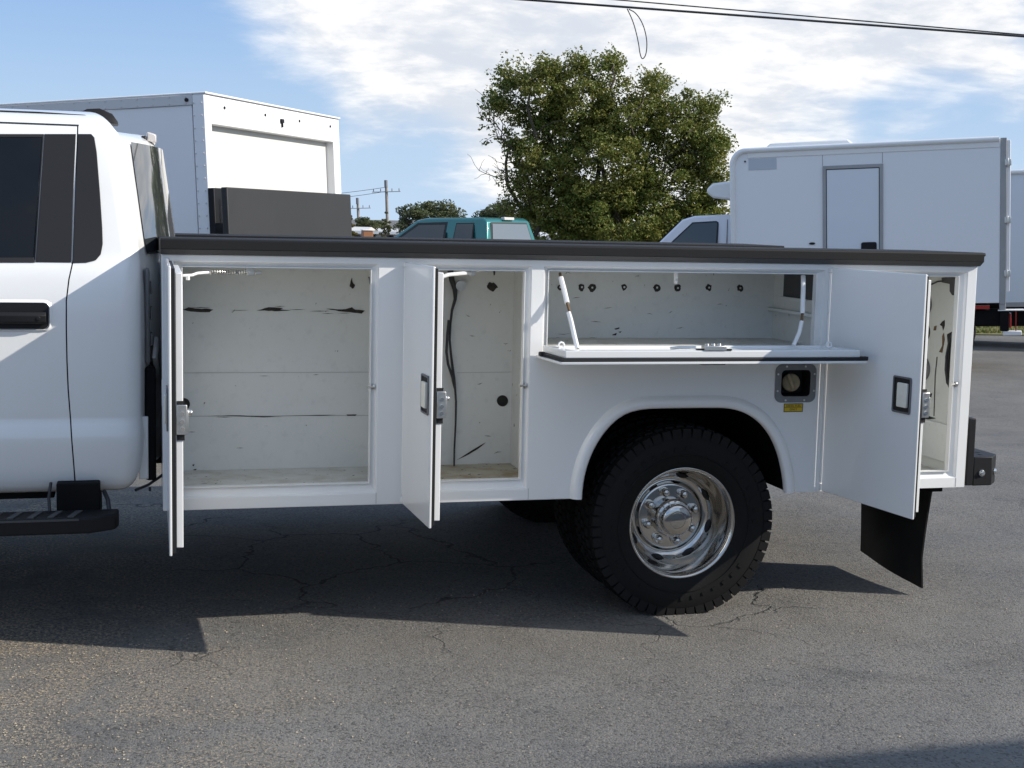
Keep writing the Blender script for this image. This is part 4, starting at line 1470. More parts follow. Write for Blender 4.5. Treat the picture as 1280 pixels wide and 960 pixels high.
def left_box_truck():
    H, Wd, L = 2.80, 2.456, 4.6
    loc, rot = place((-.863, .505), (.38, 5.02, 2.46), H)
    t = thing('box_truck', 'white box truck with a closed roll-up door and a dark lift platform folded behind it', 'box truck', loc, rot)
    zf = .82
    m = MB().box(.012, L, -Wd + .004, -.004, zf, H - .004)
    # the rear is recessed for the door, so build it as a shell
    m = MB()
    m.box(.10, L, -.035, -.004, zf, H - .085)
    m.box(.10, L, -Wd + .004, -Wd + .035, zf, H - .085)
    m.box(L - .04, L - .0005, -Wd + .036, -.036, zf, H - .085)
    obj('box_wall', m, BOXSIDE, t, bev=.004)
    obj('box_roof', MB().box(-.02, L + .01, -Wd - .008, .008, H - .010, H + .004), BOXSIDE, t, bev=.004)
    obj('box_floor', MB().box(0, L, -Wd + .01, -.01, zf - .12, zf - .001), ALU, t, smooth=0)
    obj('top_rail', MB().box(.0905, L + .006, -.038, .006, H - .084, H - .0105), RAIL, t, bev=.004)
    obj('top_rail', MB().box(.0905, L + .006, -Wd - .006, -Wd + .038, H - .084, H - .0105), RAIL, t, bev=.004)
    obj('corner_post', MB().box(-.004, .0895, -.095, .004, zf, H - .011), BOXSIDE, t, bev=.006)
    obj('corner_post', MB().box(-.004, .0895, -Wd - .004, -Wd + .13, zf, H - .011), BOXSIDE, t, bev=.006)
    obj('door_header', MB().box(-.003, .0895, -Wd + .1305, -.0955, H - .215, H - .011), BOXSIDE, t, bev=.006)
    d = thing('roll_up_door', None, None, org=(.08, -Wd / 2, zf))
    d.parent = t
    d.location = Vector((.08, -Wd / 2, zf)) - ORG[t]
    z = zf
    while z < H - .22:
        z2 = min(z + .30, H - .20)
        obj('door_slat', MB().box(.070, .088, -Wd + .12, -.09, z + .0001, z2 - .0001), BOXDOOR, d, bev=.0004)
        z = z2
    r = MB()
    for i in range(34):
        x = .14 + i * .128
        r.sphere((x, .0075, H - .072), .0055, 6, 4)
        r.sphere((x, .0075, H - .024), .0055, 6, 4)
    for i in range(22):
        r.sphere((.078, .0065, zf + .06 + i * .088), .0055, 6, 4)
        r.sphere((.018, .0065, zf + .06 + i * .088), .0055, 6, 4)
    tag(obj('rivets', r, RAIL, t, smooth=60), kind='stuff')
    for y in (-.30, -.98, -1.62, -2.26):
        obj('marker_lamp', MB().cyl((-.0035, y, H - .085), (-.010, y, H - .085), .011, 12), BLACK, t)
    obj('marker_lamp', MB().cyl((.13, .0065, H - .048), (.13, .016, H - .048), .014, 12), BLACK, t)
    obj('door_latch', MB().box(-.02, -.0035, -1.30, -1.25, H - .125, H - .095).cyl((-.012, -1.275, H - .16), (-.012, -1.275, H - .12), .008, 8), BLACK, t, bev=.003)
    # lift gate
    m = MB().box(-.50, -.455, -1.44, .70, .98, 2.10)
    lp = obj('lift_platform', m, LIFT, t, bev=.006)
    obj('platform_edge', MB().box(-.4545, -.42, -1.42, .62, 2.03, 2.085), LIFT, lp, bev=.004)
    obj('lift_column', MB().box(-.055, -.0045, -.14, .02, .60, 2.13), BLACK, t, bev=.006)
    obj('lift_column', MB().box(-.16, -.0045, -Wd + .02, -Wd + .16, .60, 1.60), BLACK, t, bev=.006)
    m = MB()
    for i in range(16):
        z = 2.04 - i * .05
        a = (i % 2) * pi / 2
        m.tube([(-.085 + .011 * cos(k * pi / 4) * (1 if i % 2 else .25), -.06 + .011 * cos(k * pi / 4) * (.25 if i % 2 else 1), z + .026 * sin(k * pi / 4)) for k in range(9)], .0045, 5)
    obj('lift_chain', m, STEEL, t)
    obj('lift_arm', MB().box(-.42, -.15, -.10, -.05, .90, .98).box(-.43, -.131, -.02, .01, 1.62, 1.66), BLACK, t, bev=.004)
    obj('rear_sill', MB().box(-.05, 0.01, -Wd + .01, -.01, zf - .14, zf - .12), CHASSIS, t, smooth=0)
    obj('chassis_rails', MB().box(.05, L + 1.6, -.85, -.75, .50, .68).box(.05, L + 1.6, -1.7, -1.6, .50, .68), CHASSIS, t, smooth=0)
    van_cab(t, L + .15, 1.5, -.18, 2.1, .48, 2.25, 1.45, WHITE, .5)
    for x in (1.15, L + 1.2):
        simple_wheel(t, x, -.12, .38, .25)
        simple_wheel(t, x, -Wd + .12, .38, .25)
    return t


def refrigerated_truck():
    H, Wd, L = 3.23, 2.40, 3.80
    loc, rot = place((-.834, .552), (11.62, 12.30, 2.90), H)
    t = thing('refrigerated_truck', 'white refrigerated box truck with a grey framed side door, facing left beside the tree', 'truck', loc, rot)
    zf = .93
    r = .21
    prof = [(0.03, zf), (L, zf), (L, H - r)] + [(L - r + r * sin(a), H - r + r * cos(a)) for a in [radians(90 - 15 * k) for k in range(1, 7)]] + [(0.03, H)]
    obj('box_wall', MB().prism(prof, 'y', -Wd, 0), BOXSIDE, t, bev=.004, smooth=30)
    # rounded mouldings round the front and along the top
    path = [(L - .012, .004, zf + .02), (L - .012, .004, H - r)] + [(L - .012 - r + r * sin(a), .004, H - .012 - r + r * cos(a)) for a in [radians(90 - 15 * k) for k in range(1, 7)]] + [(.05, .004, H - .012)]
    obj('corner_moulding', MB().tube(path, .042, 10), WHITE, t, smooth=60)
    obj('corner_moulding', MB().tube([(x, -Wd - .004, z) for x, y, z in path], .042, 10), WHITE, t, smooth=60)
    obj('top_moulding', MB().box(.04, L - r - .02, -.004, .010, H - .125, H - .03), WHITE, t, bev=.006)
    for x in (1.63, 2.475):
        obj('panel_seam', MB().box(x - .004, x + .004, -.001, .003, 2.95, H - .126), ALU, t, smooth=0)
    # side door
    dx0, dx1, dz0, dz1 = 1.62, 2.475, 1.05, 2.945
    d = obj('side_door', MB().box(dx0 + .058, dx1 - .058, -.002, .012, dz0, dz1 - .058), mat('pale_blue_white_panel', (0.70, 0.74, 0.78), 0.25, coat=.4), t, bev=.004)
    f = MB().plate([rect(dx0, dx1, dz0 - .05, dz1), rect(dx0 + .050, dx1 - .050, dz0, dz1 - .050)], 'y', -.003, .022)
    obj('door_surround', f, ALU, t, bev=.005)
    obj('door_gasket', MB().plate([rect(dx0 + .048, dx1 - .048, dz0 - .002, dz1 - .048), rect(dx0 + .060, dx1 - .060, dz0 + .002, dz1 - .060)], 'y', -.002, .014), STRIP, t, smooth=0)
    hd = MB().prism(rrect(dx0 + .09, dx0 + .31, 1.70, 1.83, .03, 4), 'y', .0125, .030)
    h = obj('door_handle', hd, BLACK, d, bev=.004)
    obj('handle_grip', MB().box(dx0 + .12, dx0 + .28, .0305, .045, 1.74, 1.775).cyl((dx0 + .115, .0305, 1.795), (dx0 + .115, .036, 1.795), .012, 10), BLACK, d, bev=.004)
    obj('marker_lamp', MB().prism([(2.63 + .045 * cos(k * pi / 8), 1.83 + .017 * sin(k * pi / 8)) for k in range(16)], 'y', .0005, .018), BLACK, t, bev=.003)
    obj('marker_lamp', MB().cyl((3.60, .004, H - .17), (3.60, .012, H - .17), .014, 10), BLACK, t)
    obj('vent_panel', MB().box(3.14, 3.55, .0005, .006, H - .30, H - .135), mat('grey_vent', (0.50, 0.54, 0.58), 0.4), t, bev=.002)
    # rear frame and the open leaf seen on edge
    obj('rear_frame', MB().box(-.055, .0295, -.10, .006, zf - .02, H + .004), ALU, t, bev=.005)
    obj('rear_frame', MB().box(-.055, .0295, -Wd - .006, -Wd + .10, zf - .02, H + .004), ALU, t, bev=.005)
    obj('rear_frame', MB().box(-.054, .0295, -Wd + .1005, -.1005, H - .12, H + .003), ALU, t, bev=.005)
    obj('rear_door', MB().box(-.105, -.0555, -Wd / 2 + .003, -.02, zf + .16, H - .03), BOXSIDE, t, bev=.006)
    obj('rear_door', MB().box(-.105, -.0555, -Wd + .02, -Wd / 2 - .003, zf + .16, H - .03), BOXSIDE, t, bev=.006)
    for z in (1.30, 2.05, 2.85):
        obj('door_hinge', MB().box(-.115, -.03, -.03, .022, z, z + .085).cyl((-.068, .024, z - .01), (-.068, .024, z + .095), .013, 8), STEEL, t, bev=.003)
    obj('rear_sill', MB().box(-.055, .03, -Wd, .0, zf - .10, zf - .0205), ALU, t, bev=.004)
    # rear corner: lamps and bumper bracket
    obj('under_frame', MB().box(0.0, L + 1.6, -.55, -.10, .62, zf - .101).box(.0, L + 1.6, -Wd + .1, -Wd + .55, .62, zf - .101), CHASSIS, t, bev=.01)
    obj('side_marker', MB().box(.16, .40, -.08, -.001 + .004, zf - .085, zf - .035), RED, t, bev=.004)
    obj('lamp_box', MB().box(-.10, .02, -.26, .0, zf - .40, zf - .115), CHASSIS, t, bev=.01)
    obj('lamp_box_top', MB().box(-.30, .05, -.30, .02, zf - .113, zf - .101), WHITE_FRAME, t, bev=.003)
    obj('lamp_box_foot', MB().box(-.27, -.02, -.26, .0, zf - .46, zf - .405), WHITE_FRAME, t, bev=.006)
    obj('tail_lamp', MB().box(-.13, -.1005, -.22, -.03, zf - .36, zf - .15), RED, t, bev=.008)
    obj('reflector_strip', MB().box(-.20, -.185, -.02, -.008, zf - .40, zf - .115), RED, t, smooth=0)
    # refrigeration unit over the cab, roof hatch
    obj('cooling_unit', MB().prism([(L + .0005, 2.50), (L + .34, 2.55), (L + .44, 2.63), (L + .43, 2.70), (L + .34, 2.77), (L + .0005, 2.80)], 'y', -Wd + .5, -.28), WHITE, t, bev=.035, seg=3)
    obj('unit_bracket', MB().box(L + .0005, L + .12, -.9, -.6, 2.36, 2.52), BLACK, t, bev=.006)
    obj('roof_unit', MB().prism([(2.05, H + .0005), (2.16, H + .115), (3.30, H + .105), (3.42, H + .0005)], 'y', -1.55, -.45), WHITE, t, bev=.02)
    # cab
    zr, zb = 2.30, 1.62
    x0 = L + .03
    body = [(x0, .55), (x0, zr - .04), (x0 + .10, zr), (x0 + .62, zr - .01), (x0 + .80, zr - .06), (x0 + 1.42, zb + .03), (x0 + 1.60, zb - .03), (x0 + 2.35, zb - .20), (x0 + 2.45, zb - .45), (x0 + 2.45, .55)]
    rings = []
    for y, dx, dz in ((-.42, 0, 0.0), (-.34, 0, -.012), (-.285, 0, -.05), (-.265, 0, -.12)):
        pass
    # upper part leans in: loft two outlines
    inn = [(x, z) for x, z in body]
    lo = []
    for yc in (-.20, -2.20):
        s = 1 if yc > -1 else -1
        lo.append([(x, yc - s * max(0, (z - zb)) * .24, z) for x, z in body])
    m = MB().loft(lo, closed=True, cap0=True, cap1=True)
    cb = obj('cab', m, mat('truck_cab_white', (.74, .75, .80), .28, coat=.6), t, bev=.03, seg=3, smooth=35)

    def cabside(name, pts, m_, tk):
        k = len(pts)
        vs = [(x, -.20 - max(0, z - zb) * .24 + tk, z) for x, z in pts] + [(x, -.20 - max(0, z - zb) * .24 - .02, z) for x, z in pts]
        tri = tessellate_polygon([[Vector((x, z, 0)) for x, z in pts]])
        fs = [tuple(a) for a in tri] + [tuple(i + k for i in reversed(a)) for a in tri] + [(i, (i + 1) % k, (i + 1) % k + k, i + k) for i in range(k)]
        return obj(name, MB().add(vs, fs), m_, cb, smooth=0)

    cabside('window_gasket', [(x0 + .255, zb - .02), (x0 + .235, zr - .12), (x0 + .27, zr - .095), (x0 + .64, zr - .105), (x0 + 1.20, zb + .06), (x0 + 1.23, zb - .02)], STRIP, .003)
    g = cabside('door_window', [(x0 + .275, zb), (x0 + .257, zr - .13), (x0 + .28, zr - .115), (x0 + .63, zr - .125), (x0 + 1.17, zb + .06), (x0 + 1.19, zb)], mat('clear_greenish_glass', (.05, .065, .068), .03, spec=.8), .006)
    cabside('door_seam', [(x0 + .120, zb - .5), (x0 + .100, zr - .08), (x0 + .107, zr - .08), (x0 + .127, zb - .5)], STRIP, .0015)
    obj('mirror', MB().prism(rrect(x0 + 1.22, x0 + 1.34, zb - .02, zb + .20, .03, 3), 'y', -.12, -.02), BLACK, cb, bev=.015)
    obj('windscreen', MB().add([(x0 + .83, -.46, zr - .07), (x0 + .83, -1.94, zr - .07), (x0 + 1.42, -1.90, zb + .05), (x0 + 1.42, -.38, zb + .05)], [(0, 1, 2, 3)]).xf(Matrix.Translation((.012, 0, .012))), GLASS, cb, smooth=0)
    for x in (.75, L + 1.75):
        simple_wheel(t, x, -.12, .38, .28)
        simple_wheel(t, x, -Wd + .12, .38, .28)
    return t


def far_box_truck():
    H, Wd, L = 3.25, 2.45, 5.2
    # only its front left part shows past the refrigerated truck
    loc, rot = place((-.834, .552), (18.2, 14.95, 2.86), H)
    t = thing('box_truck', 'white box truck at the right edge, partly hidden behind the refrigerated truck', 'box truck', loc, rot)
    zf = .88
    r = .16
    prof = [(0, zf), (L, zf), (L, H - r)] + [(L - r + r * sin(a), H - r + r * cos(a)) for a in [radians(90 - 18 * k) for k in range(1, 6)]] + [(0, H)]
    obj('box_wall', MB().prism(prof, 'y', -Wd, 0), mat('cool_white_panel', (.68, .72, .76), .4, var=.1, var_scale=.7), t, bev=.005, smooth=30)
    path = [(L - .01, .004, zf), (L - .01, .004, H - r)] + [(L - .01 - r + r * sin(a), .004, H - .01 - r + r * cos(a)) for a in [radians(90 - 18 * k) for k in range(1, 6)]] + [(0, .004, H - .01)]
    obj('corner_moulding', MB().tube(path, .045, 10), WHITE, t)
    obj('lower_rail', MB().box(0, L, -.01, .006, zf - .04, zf + .045), ALU, t, bev=.004)
    for i in range(6):
        obj('marker_lamp', MB().cyl((.3 + i * .9, .004, H - .12), (.3 + i * .9, .016, H - .12), .018, 10), BLACK, t)
    for x in (.9, 1.75, 2.6, 3.45, 4.3):
        obj('panel_rib', MB().box(x, x + .02, .0005, .008, zf + .046, H - .16), MATS['cool_white_panel'], t, bev=.003)
    obj('chassis_rails', MB().box(0, L + 1.4, -1.0, -.25, .48, zf - .041).box(0, L + 1.4, -Wd + .25, -Wd + 1.0, .48, zf - .041), CHASSIS, t, smooth=0)
    obj('rear_lamp', MB().box(-.02, .0, -.3, -.05, zf - .3, zf - .1), RED, t, bev=.005)
    van_cab(t, L + .15, 1.3, -.15, 2.1, .5, 2.3, 1.5, WHITE, .9)
    for x in (1.2, L + 1.3):
        simple_wheel(t, x, -.1, .42, .5)
        simple_wheel(t, x, -Wd + .1, .42, .5)
    return t


def teal_pickup():
    loc, rot = place((-.619, .784), (6.32, 21.0, 1.30), 1.45)
    t = thing('pickup_truck', 'old teal extended cab pickup truck parked in front of the far trees', 'pickup truck', (loc[0], loc[1], loc[2]), (0, TILT * .6, rot[2]))
    zb, zr, Wd = 1.22, 1.80, 1.70
    # local x forward from the back of the cab
    y0 = .0
    belt = .10
    out = [(-.02, .55), (-.02, zb), (.10, zr - .06), (.20, zr), (1.62, zr + .01), (1.86, zr - .03), (2.72, zb + .02), (3.40, zb - .12), (3.55, zb - .30), (3.55, .55)]
    lo = []
    for yc in (0, -Wd):
        s = 1 if yc > -.5 else -1
        lo.append([(x, yc - s * (.0 + max(0, z - zb) * .30), z) for x, z in out])
    body = obj('cab', MB().loft(lo, closed=True, cap0=True, cap1=True), TEAL, t, bev=.045, seg=3, smooth=40)

    def on(name, pts, m_, tk, parent=body):
        k = len(pts)
        vs = [(x, -max(0, z - zb) * .30 + tk, z) for x, z in pts] + [(x, -max(0, z - zb) * .30 - .02, z) for x, z in pts]
        tri = tessellate_polygon([[Vector((x, z, 0)) for x, z in pts]])
        fs = [tuple(a) for a in tri] + [tuple(i + k for i in reversed(a)) for a in tri] + [(i, (i + 1) % k, (i + 1) % k + k, i + k) for i in range(k)]
        return obj(name, MB().add(vs, fs), m_, parent, smooth=0)

    gl = mat('pickup_glass', (.035, .045, .045), .04, spec=.9)
    on('window_gasket', [(.34, zb + .02), (.38, zr - .10), (.83, zr - .10), (.85, zb + .02)], TEALDARK, .003)
    on('rear_side_window', [(.37, zb + .04), (.405, zr - .12), (.81, zr - .12), (.825, zb + .04)], gl, .006)
    on('window_gasket', [(1.04, zb + .02), (1.05, zr - .075), (1.81, zr - .085), (2.55, zb + .04), (2.55, zb + .02)], TEALDARK, .004)
    on('door_window', [(1.09, zb + .04), (1.10, zr - .13), (1.77, zr - .13), (2.44, zb + .05), (2.44, zb + .04)], gl, .007)
    on('door_seam', [(.965, .7), (.975, zr - .05), (.982, zr - .05), (.972, .7)], TEALDARK, .002)
    rw = [(-.012 + max(0, z - zb) * .205 - .02, y, z) for y, z in ((-.20, zb + .04), (-.30, zr - .12), (-Wd + .30, zr - .12), (-Wd + .20, zb + .04))]
    obj('rear_window', MB().add(rw, [(0, 1, 2, 3)]), mat('painted_sky_glass', (.16, .18, .20), .05, spec=.9), body, smooth=0)  # pane colour lightened to stand for the reflected sky
    rg = [(-.010 + max(0, z - zb) * .205 - .01, y, z) for y, z in ((-.16, zb + .01), (-.27, zr - .09), (-Wd + .27, zr - .09), (-Wd + .16, zb + .01))]
    obj('window_gasket', MB().add(rg, [(0, 1, 2, 3)]), TEALDARK, body, smooth=0)
    obj('brake_lamp', MB().box(.07, .16, -Wd / 2 - .16, -Wd / 2 + .16, zr - .045, zr + .012), CLEARLENS, body, bev=.01)
    obj('bed', MB().box(-2.0, -.08, -Wd, 0, .60, 1.15), TEAL, t, bev=.04)
    obj('tail_lamp', MB().box(-2.03, -1.99, -.2, .005, .75, 1.05), RED, t, bev=.01)
    obj('bumper', MB().box(-2.15, -2.02, -Wd, 0, .50, .66), CHROME, t, bev=.02)
    obj('mirror', MB().box(1.95, 2.08, .01, .16, zb + .01, zb + .15), TEALDARK, t, bev=.015)
    for x in (-1.15, 2.65):
        simple_wheel(t, x, .01, .36, .24)
        simple_wheel(t, x, -Wd - .01, .36, .24)
    return t


left_box_truck()
refrigerated_truck()
far_box_truck()
teal_pickup()


# ------------------------------------------------------------------ trees
def leaves(mb, tone, c, r, n, size, flat=.8, rng=random):
    for _ in range(n):
        while True:
            d = Vector((rng.uniform(-1, 1), rng.uniform(-1, 1), rng.uniform(-1, 1)))
            if .0 < d.length < 1:
                break
        rr = d.length
        d = d.normalized() * (rr ** .6)
        p = Vector(c) + Vector((d.x * r, d.y * r, d.z * r * flat))
        a = Vector((rng.gauss(0, 1), rng.gauss(0, 1), rng.gauss(0, .7) - .25)).normalized()
        b = a.cross(Vector((rng.gauss(0, 1), rng.gauss(0, 1), rng.gauss(0, 1)))).normalized()
        s = size * rng.uniform(.6, 1.3)
        q = a.cross(b) * s * .12
        i = len(mb.v)
        mb.v += [tuple(p - a * s * .5), tuple(p + b * s * .27 + q), tuple(p + a * s * .5), tuple(p - b * s * .27 + q)]
        mb.f.append((i, i + 1, i + 2, i + 3))
        tone.append(rng.random())


def leaf_object(name, mb, tone, m, parent):
    me = bpy.data.meshes.new(name)
    me.from_pydata(mb.v, [], mb.f)
    at = me.attributes.new('tone', 'FLOAT', 'FACE')
    at.data.foreach_set('value', tone)
    me.materials.append(m)
    o = bpy.data.objects.new(name, me)
    COL.objects.link(o)
    o.parent = parent
    ORG[o] = Vector((0, 0, 0))
    return o


def limb(mb, a, b, r0, r1, wob=.12, n=6, rng=random):
    a, b = Vector(a), Vector(b)
    L = (b - a).length
    pts, rs = [], []
    for i in range(n + 1):
        f = i / n
        k = 0 if i in (0, n) else L * wob * .4
        pts.append(a.lerp(b, f) + Vector((rng.uniform(-k, k), rng.uniform(-k, k), rng.uniform(-k, k) + sin(f * pi) * L * .05)))
        rs.append(r0 + (r1 - r0) * f)
    mb.tube(pts, rs, 6)
    return pts


def big_tree():
    rng = random.Random(11)
    S_ = 52.2
    t = thing('broadleaf_tree', 'broad olive green tree with several stems and bare twigs on its left side', 'tree', (10.47, 27.1, -.55), (0, TILT * -.8, -.2577))

    def L(u, v):
        return ((u - 760) / S_, (399 - v) / S_)
    blobs = [(690, 118, 52, 50), (742, 128, 56, 62), (798, 138, 60, 54), (856, 148, 58, 50), (886, 185, 36, 58), (700, 190, 58, 62), (768, 205, 82, 72), (850, 232, 64, 66), (702, 258, 50, 38),
             (790, 265, 86, 50), (870, 275, 58, 42), (732, 275, 50, 34), (830, 290, 64, 24), (760, 250, 60, 50), (905, 205, 30, 50), (655, 92, 20, 26), (900, 130, 26, 14), (668, 235, 34, 38), (640, 118, 14, 12), (745, 76, 20, 16), (780, 74, 12, 12), (703, 82, 14, 14), (830, 100, 24, 12), (912, 175, 12, 14), (905, 240, 30, 40), (680, 296, 24, 14), (745, 300, 40, 12)]
    w = MB()
    stems = []
    for (u0, u1, v1, dy) in ((706, 690, 120, -.4), (712, 735, 110, .3), (770, 790, 100, -.2), (776, 850, 120, .5), (782, 880, 180, -.6), (768, 760, 90, .8), (704, 652, 180, .1), (778, 820, 150, -.9)):
        x0, _ = L(u0, 399)
        x1, z1 = L(u1, v1)
        stems.append(limb(w, (x0, rng.uniform(-.15, .15), 0), (x1, dy, z1), .095, .018, .12, 9, rng))
    allp = [p for s in stems for p in s[4:]]
    mb, tone = MB(), []
    area = sum(a * b for _, _, a, b in blobs)
    for (u, v, ru, rv) in blobs:
        ru, rv = max(8, ru - 11), max(8, rv - 11)
        cx, cz = L(u + 8, v + 18)
        n = max(10, int(1900 * ru * rv / area))
        for _ in range(n):
            while True:
                d = Vector((rng.uniform(-1, 1), rng.uniform(-1, 1), rng.uniform(-1, 1)))
                if d.length < 1:
                    break
            if d.length < .35 and rng.random() < .6:
                d = d.normalized() * .8
            p = Vector((cx + d.x * ru / S_, d.y * max(ru, 30) / S_ * 1.1, cz + d.z * rv / S_))
            leaves(mb, tone, p, rng.uniform(.14, .36), rng.randint(70, 150), .080, .75, rng)
            if rng.random() < .22:
                q = min(allp, key=lambda a: (a - p).length)
                if (q - p).length < 1.6:
                    limb(w, q, p, .014, .005, .2, 4, rng)
    # sparse, half bare limbs on the left
    for (u0, v0, u1, v1) in ((672, 250, 612, 130), (668, 220, 604, 150), (680, 260, 600, 215), (676, 270, 616, 268), (684, 276, 622, 205), (690, 160, 628, 108), (674, 240, 632, 180)):
        a, b = L(u0 + 14, v0), L(u1 + 24, v1 + 6)
        y = rng.uniform(-.5, .5)
        pts = limb(w, (a[0], y, a[1]), (b[0], y, b[1]), .020, .006, .14, 8, rng)
        for p in pts[2:]:
            for _ in range(3):
                e = p + Vector((rng.uniform(-.32, .15), rng.uniform(-.3, .3), rng.uniform(-.15, .4)))
                limb(w, p, e, .006, .0035, .2, 3, rng)
                if v1 < 190 and rng.random() < .60:
                    leaves(mb, tone, e, .12, rng.randint(4, 16), .10, .8, rng)
    # loose sprigs that break the outline
    for _ in range(260):
        u, v, ru, rv = blobs[rng.randrange(len(blobs))]
        a = rng.uniform(0, 2 * pi)
        cx, cz = L(u + 8 + ru * .95 * cos(a), v + 17 + rv * .95 * sin(a))
        p = Vector((cx, rng.uniform(-.7, .7), cz))
        if p.z > 2.0:
            leaves(mb, tone, p, .15, rng.randint(14, 34), .080, 1.3, rng)
    o = obj('trunk', w, BARK, t, smooth=60, pivot=(0, 0, 0), recalc=False)
    leaf_object('crown', mb, tone, LEAF, t)


def far_tree(name, label, u, v_top, half_px, dist, m, seed, base_z=-1.0, squash=.8, group=None, dense=1.0):
    rng = random.Random(seed)
    q = CF + CR * ((u - 640) / FPX) - CU * ((v_top - 480) / FPX)
    top = CAM + q * dist
    R = half_px / FPX * dist
    H = top.z - base_z
    t = thing(name, label, 'tree', (top.x, top.y, base_z), (0, 0, rng.uniform(0, 6)), group=group)
    w = MB()
    limb(w, (0, 0, 0), (0, 0, H * .6), R * .07 + .1, .06, .08, 5, rng)
    mb, tone = MB(), []
    n = int(46 * dense)
    for k in range(n):
        while True:
            d = Vector((rng.uniform(-1, 1), rng.uniform(-1, 1), rng.uniform(-1, 1)))
            if d.length < 1:
                break
        if d.length < .4:
            d = d.normalized() * .75
        hz = H * squash * .5
        p = Vector((d.x * R * .9, d.y * R * .9, H - hz + d.z * hz * .93))
        leaves(mb, tone, p, R * .30, 130, R * .085 + .05, .65, rng)
        if k % 3 == 0:
            limb(w, (0, 0, H * .45), p, .07, .02, .15, 4, rng)
    obj('trunk', w, BARK, t, smooth=60, pivot=(0, 0, 0), recalc=False)
    leaf_object('crown', mb, tone, m, t)


big_tree()
G = 'trees on the skyline behind the lot'
far_tree('far_tree', 'rounded dark green tree just left of the teal pickup roof', 516, 253, 24, 105, LEAF_FAR, 3, group=G)
far_tree('far_tree', 'wide far tree standing above the middle of the teal pickup roof', 548, 248, 36, 108, LEAF_FAR, 4, group=G)
far_tree('far_tree', 'dark far tree between the teal pickup and the big tree', 629, 249, 34, 104, LEAF_FAR, 5, group=G)
far_tree('far_tree', 'lower far tree close against the left foot of the big tree', 668, 268, 22, 100, LEAF_FAR, 6, group=G)
far_tree('far_tree', 'yellowing small tree beside the dark lift platform', 438, 263, 9, 80, LEAF_YEL, 7, group=G)
far_tree('far_tree', 'low green tree behind the thinner utility pole', 457, 271, 16, 120, LEAF_FAR, 8, group=G)
far_tree('far_tree', 'thin tree right beside the taller utility pole', 481, 262, 8, 115, LEAF_FAR, 9, group=G, dense=.5)
far_tree('far_tree', 'low green tree between the two utility poles', 471, 273, 14, 125, LEAF_FAR, 10, group=G)
far_tree('far_tree', 'low distant tree behind the foot of the big tree', 735, 276, 28, 110, LEAF_FAR, 12, group=G)
far_tree('far_tree', 'distant tree showing between the big tree and the refrigerated truck', 822, 280, 30, 112, LEAF_FAR, 13, group=G)


# ------------------------------------------------------------------ poles, wires, buildings, grass
def dpt(u, v, d):
    return CAM + (CF + CR * ((u - 640) / FPX) - CU * ((v - 480) / FPX)) * d


def pole(label, u, v, dist, arm, group):
    p = dpt(u, v, dist)
    H = p.z + 1.6
    t = thing('utility_pole', label, 'utility pole', (p.x + .2, p.y, -1.6), (0, -TILT * .9, -.25), group=group)
    m = MB().tube([(0, 0, 0), (0, 0, H)], [.17, .13], 10)
    obj('pole', m, WOOD, t, pivot=(0, 0, 0))
    obj('cross_arm', MB().box(-arm, arm, -.17, -.07, H - 1.07, H - 1.0), WOOD, t, bev=.01)
    for x in (-arm * .9, -arm * .4, arm * .4, arm * .9):
        obj('insulator', MB().tube([(x, -.11, H - .98), (x, -.11, H - .72)], [.05, .03], 8), BEZEL, t)
    obj('transformer', MB().cyl((.0, -.32, H - .60), (.0, -.26, H + .05), .16, 12), BEZEL, t)
    return t


pole('taller grey utility pole left of the teal pickup', 484, 226, 135, 1.35, 'utility poles in the distance')
pole('thinner and farther utility pole beside the dark lift platform', 447.5, 248, 150, 1.35, 'utility poles in the distance')


def wire(label, pts, r, sag=0.0, group=None, name='power_line'):
    pts = [Vector(p) for p in pts]
    out = []
    for a, b in zip(pts, pts[1:]):
        for i in range(13):
            f = i / 12
            out.append(a.lerp(b, f) - Vector((0, 0, sag * 4 * f * (1 - f))))
    o = obj(name, MB().tube(out, r, 6), WIRE)
    tag(o, label, 'cable', group)
    return o


def far_wires():
    a = dpt(482.5, 230, 134.8)
    for (v, du, lab) in ((235.5, 0, 'upper thin wire running left from the taller utility pole'), (242, 2, 'lower thin wire running left from the taller utility pole')):
        wire(lab, [a - Vector((0, 0, .3 + du * .2)), dpt(300, v + 12, 140)], .02, .3, 'wires from the taller utility pole')


far_wires()
A, B = dpt(655, -.5, 30), dpt(1280, 45.5, 30)
dv = B - A
wire('thick black overhead cable crossing the sky at upper right', [A - dv * 1.7, A + dv * 1.9], .024, 0, 'overhead cables above the trees')
A2, B2 = dpt(762, -1, 31), dpt(1280, 43.5, 30.5)
dv2 = B2 - A2
wire('thin grey overhead cable just above the thicker one', [A2 - dv2 * 2.1, A2 + dv2 * 2.3], .014, 0, 'overhead cables above the trees')
lp = [(784, 11), (792, 28), (798, 52), (800, 68), (803, 75), (808, 68), (809, 50), (804, 30), (795, 16), (786, 11.5)]
for _ in range(3):
    q_ = [lp[0]]
    for a_, b_ in zip(lp, lp[1:]):
        q_ += [(a_[0] * .75 + b_[0] * .25, a_[1] * .75 + b_[1] * .25), (a_[0] * .25 + b_[0] * .75, a_[1] * .25 + b_[1] * .75)]
    lp = q_ + [lp[-1]]
o = obj('cable_loop', MB().tube([dpt(u, v, 30) for u, v in lp], .011, 6), WIRE)
tag(o, 'slack loop of cable hanging from the overhead line above the tree', 'cable')
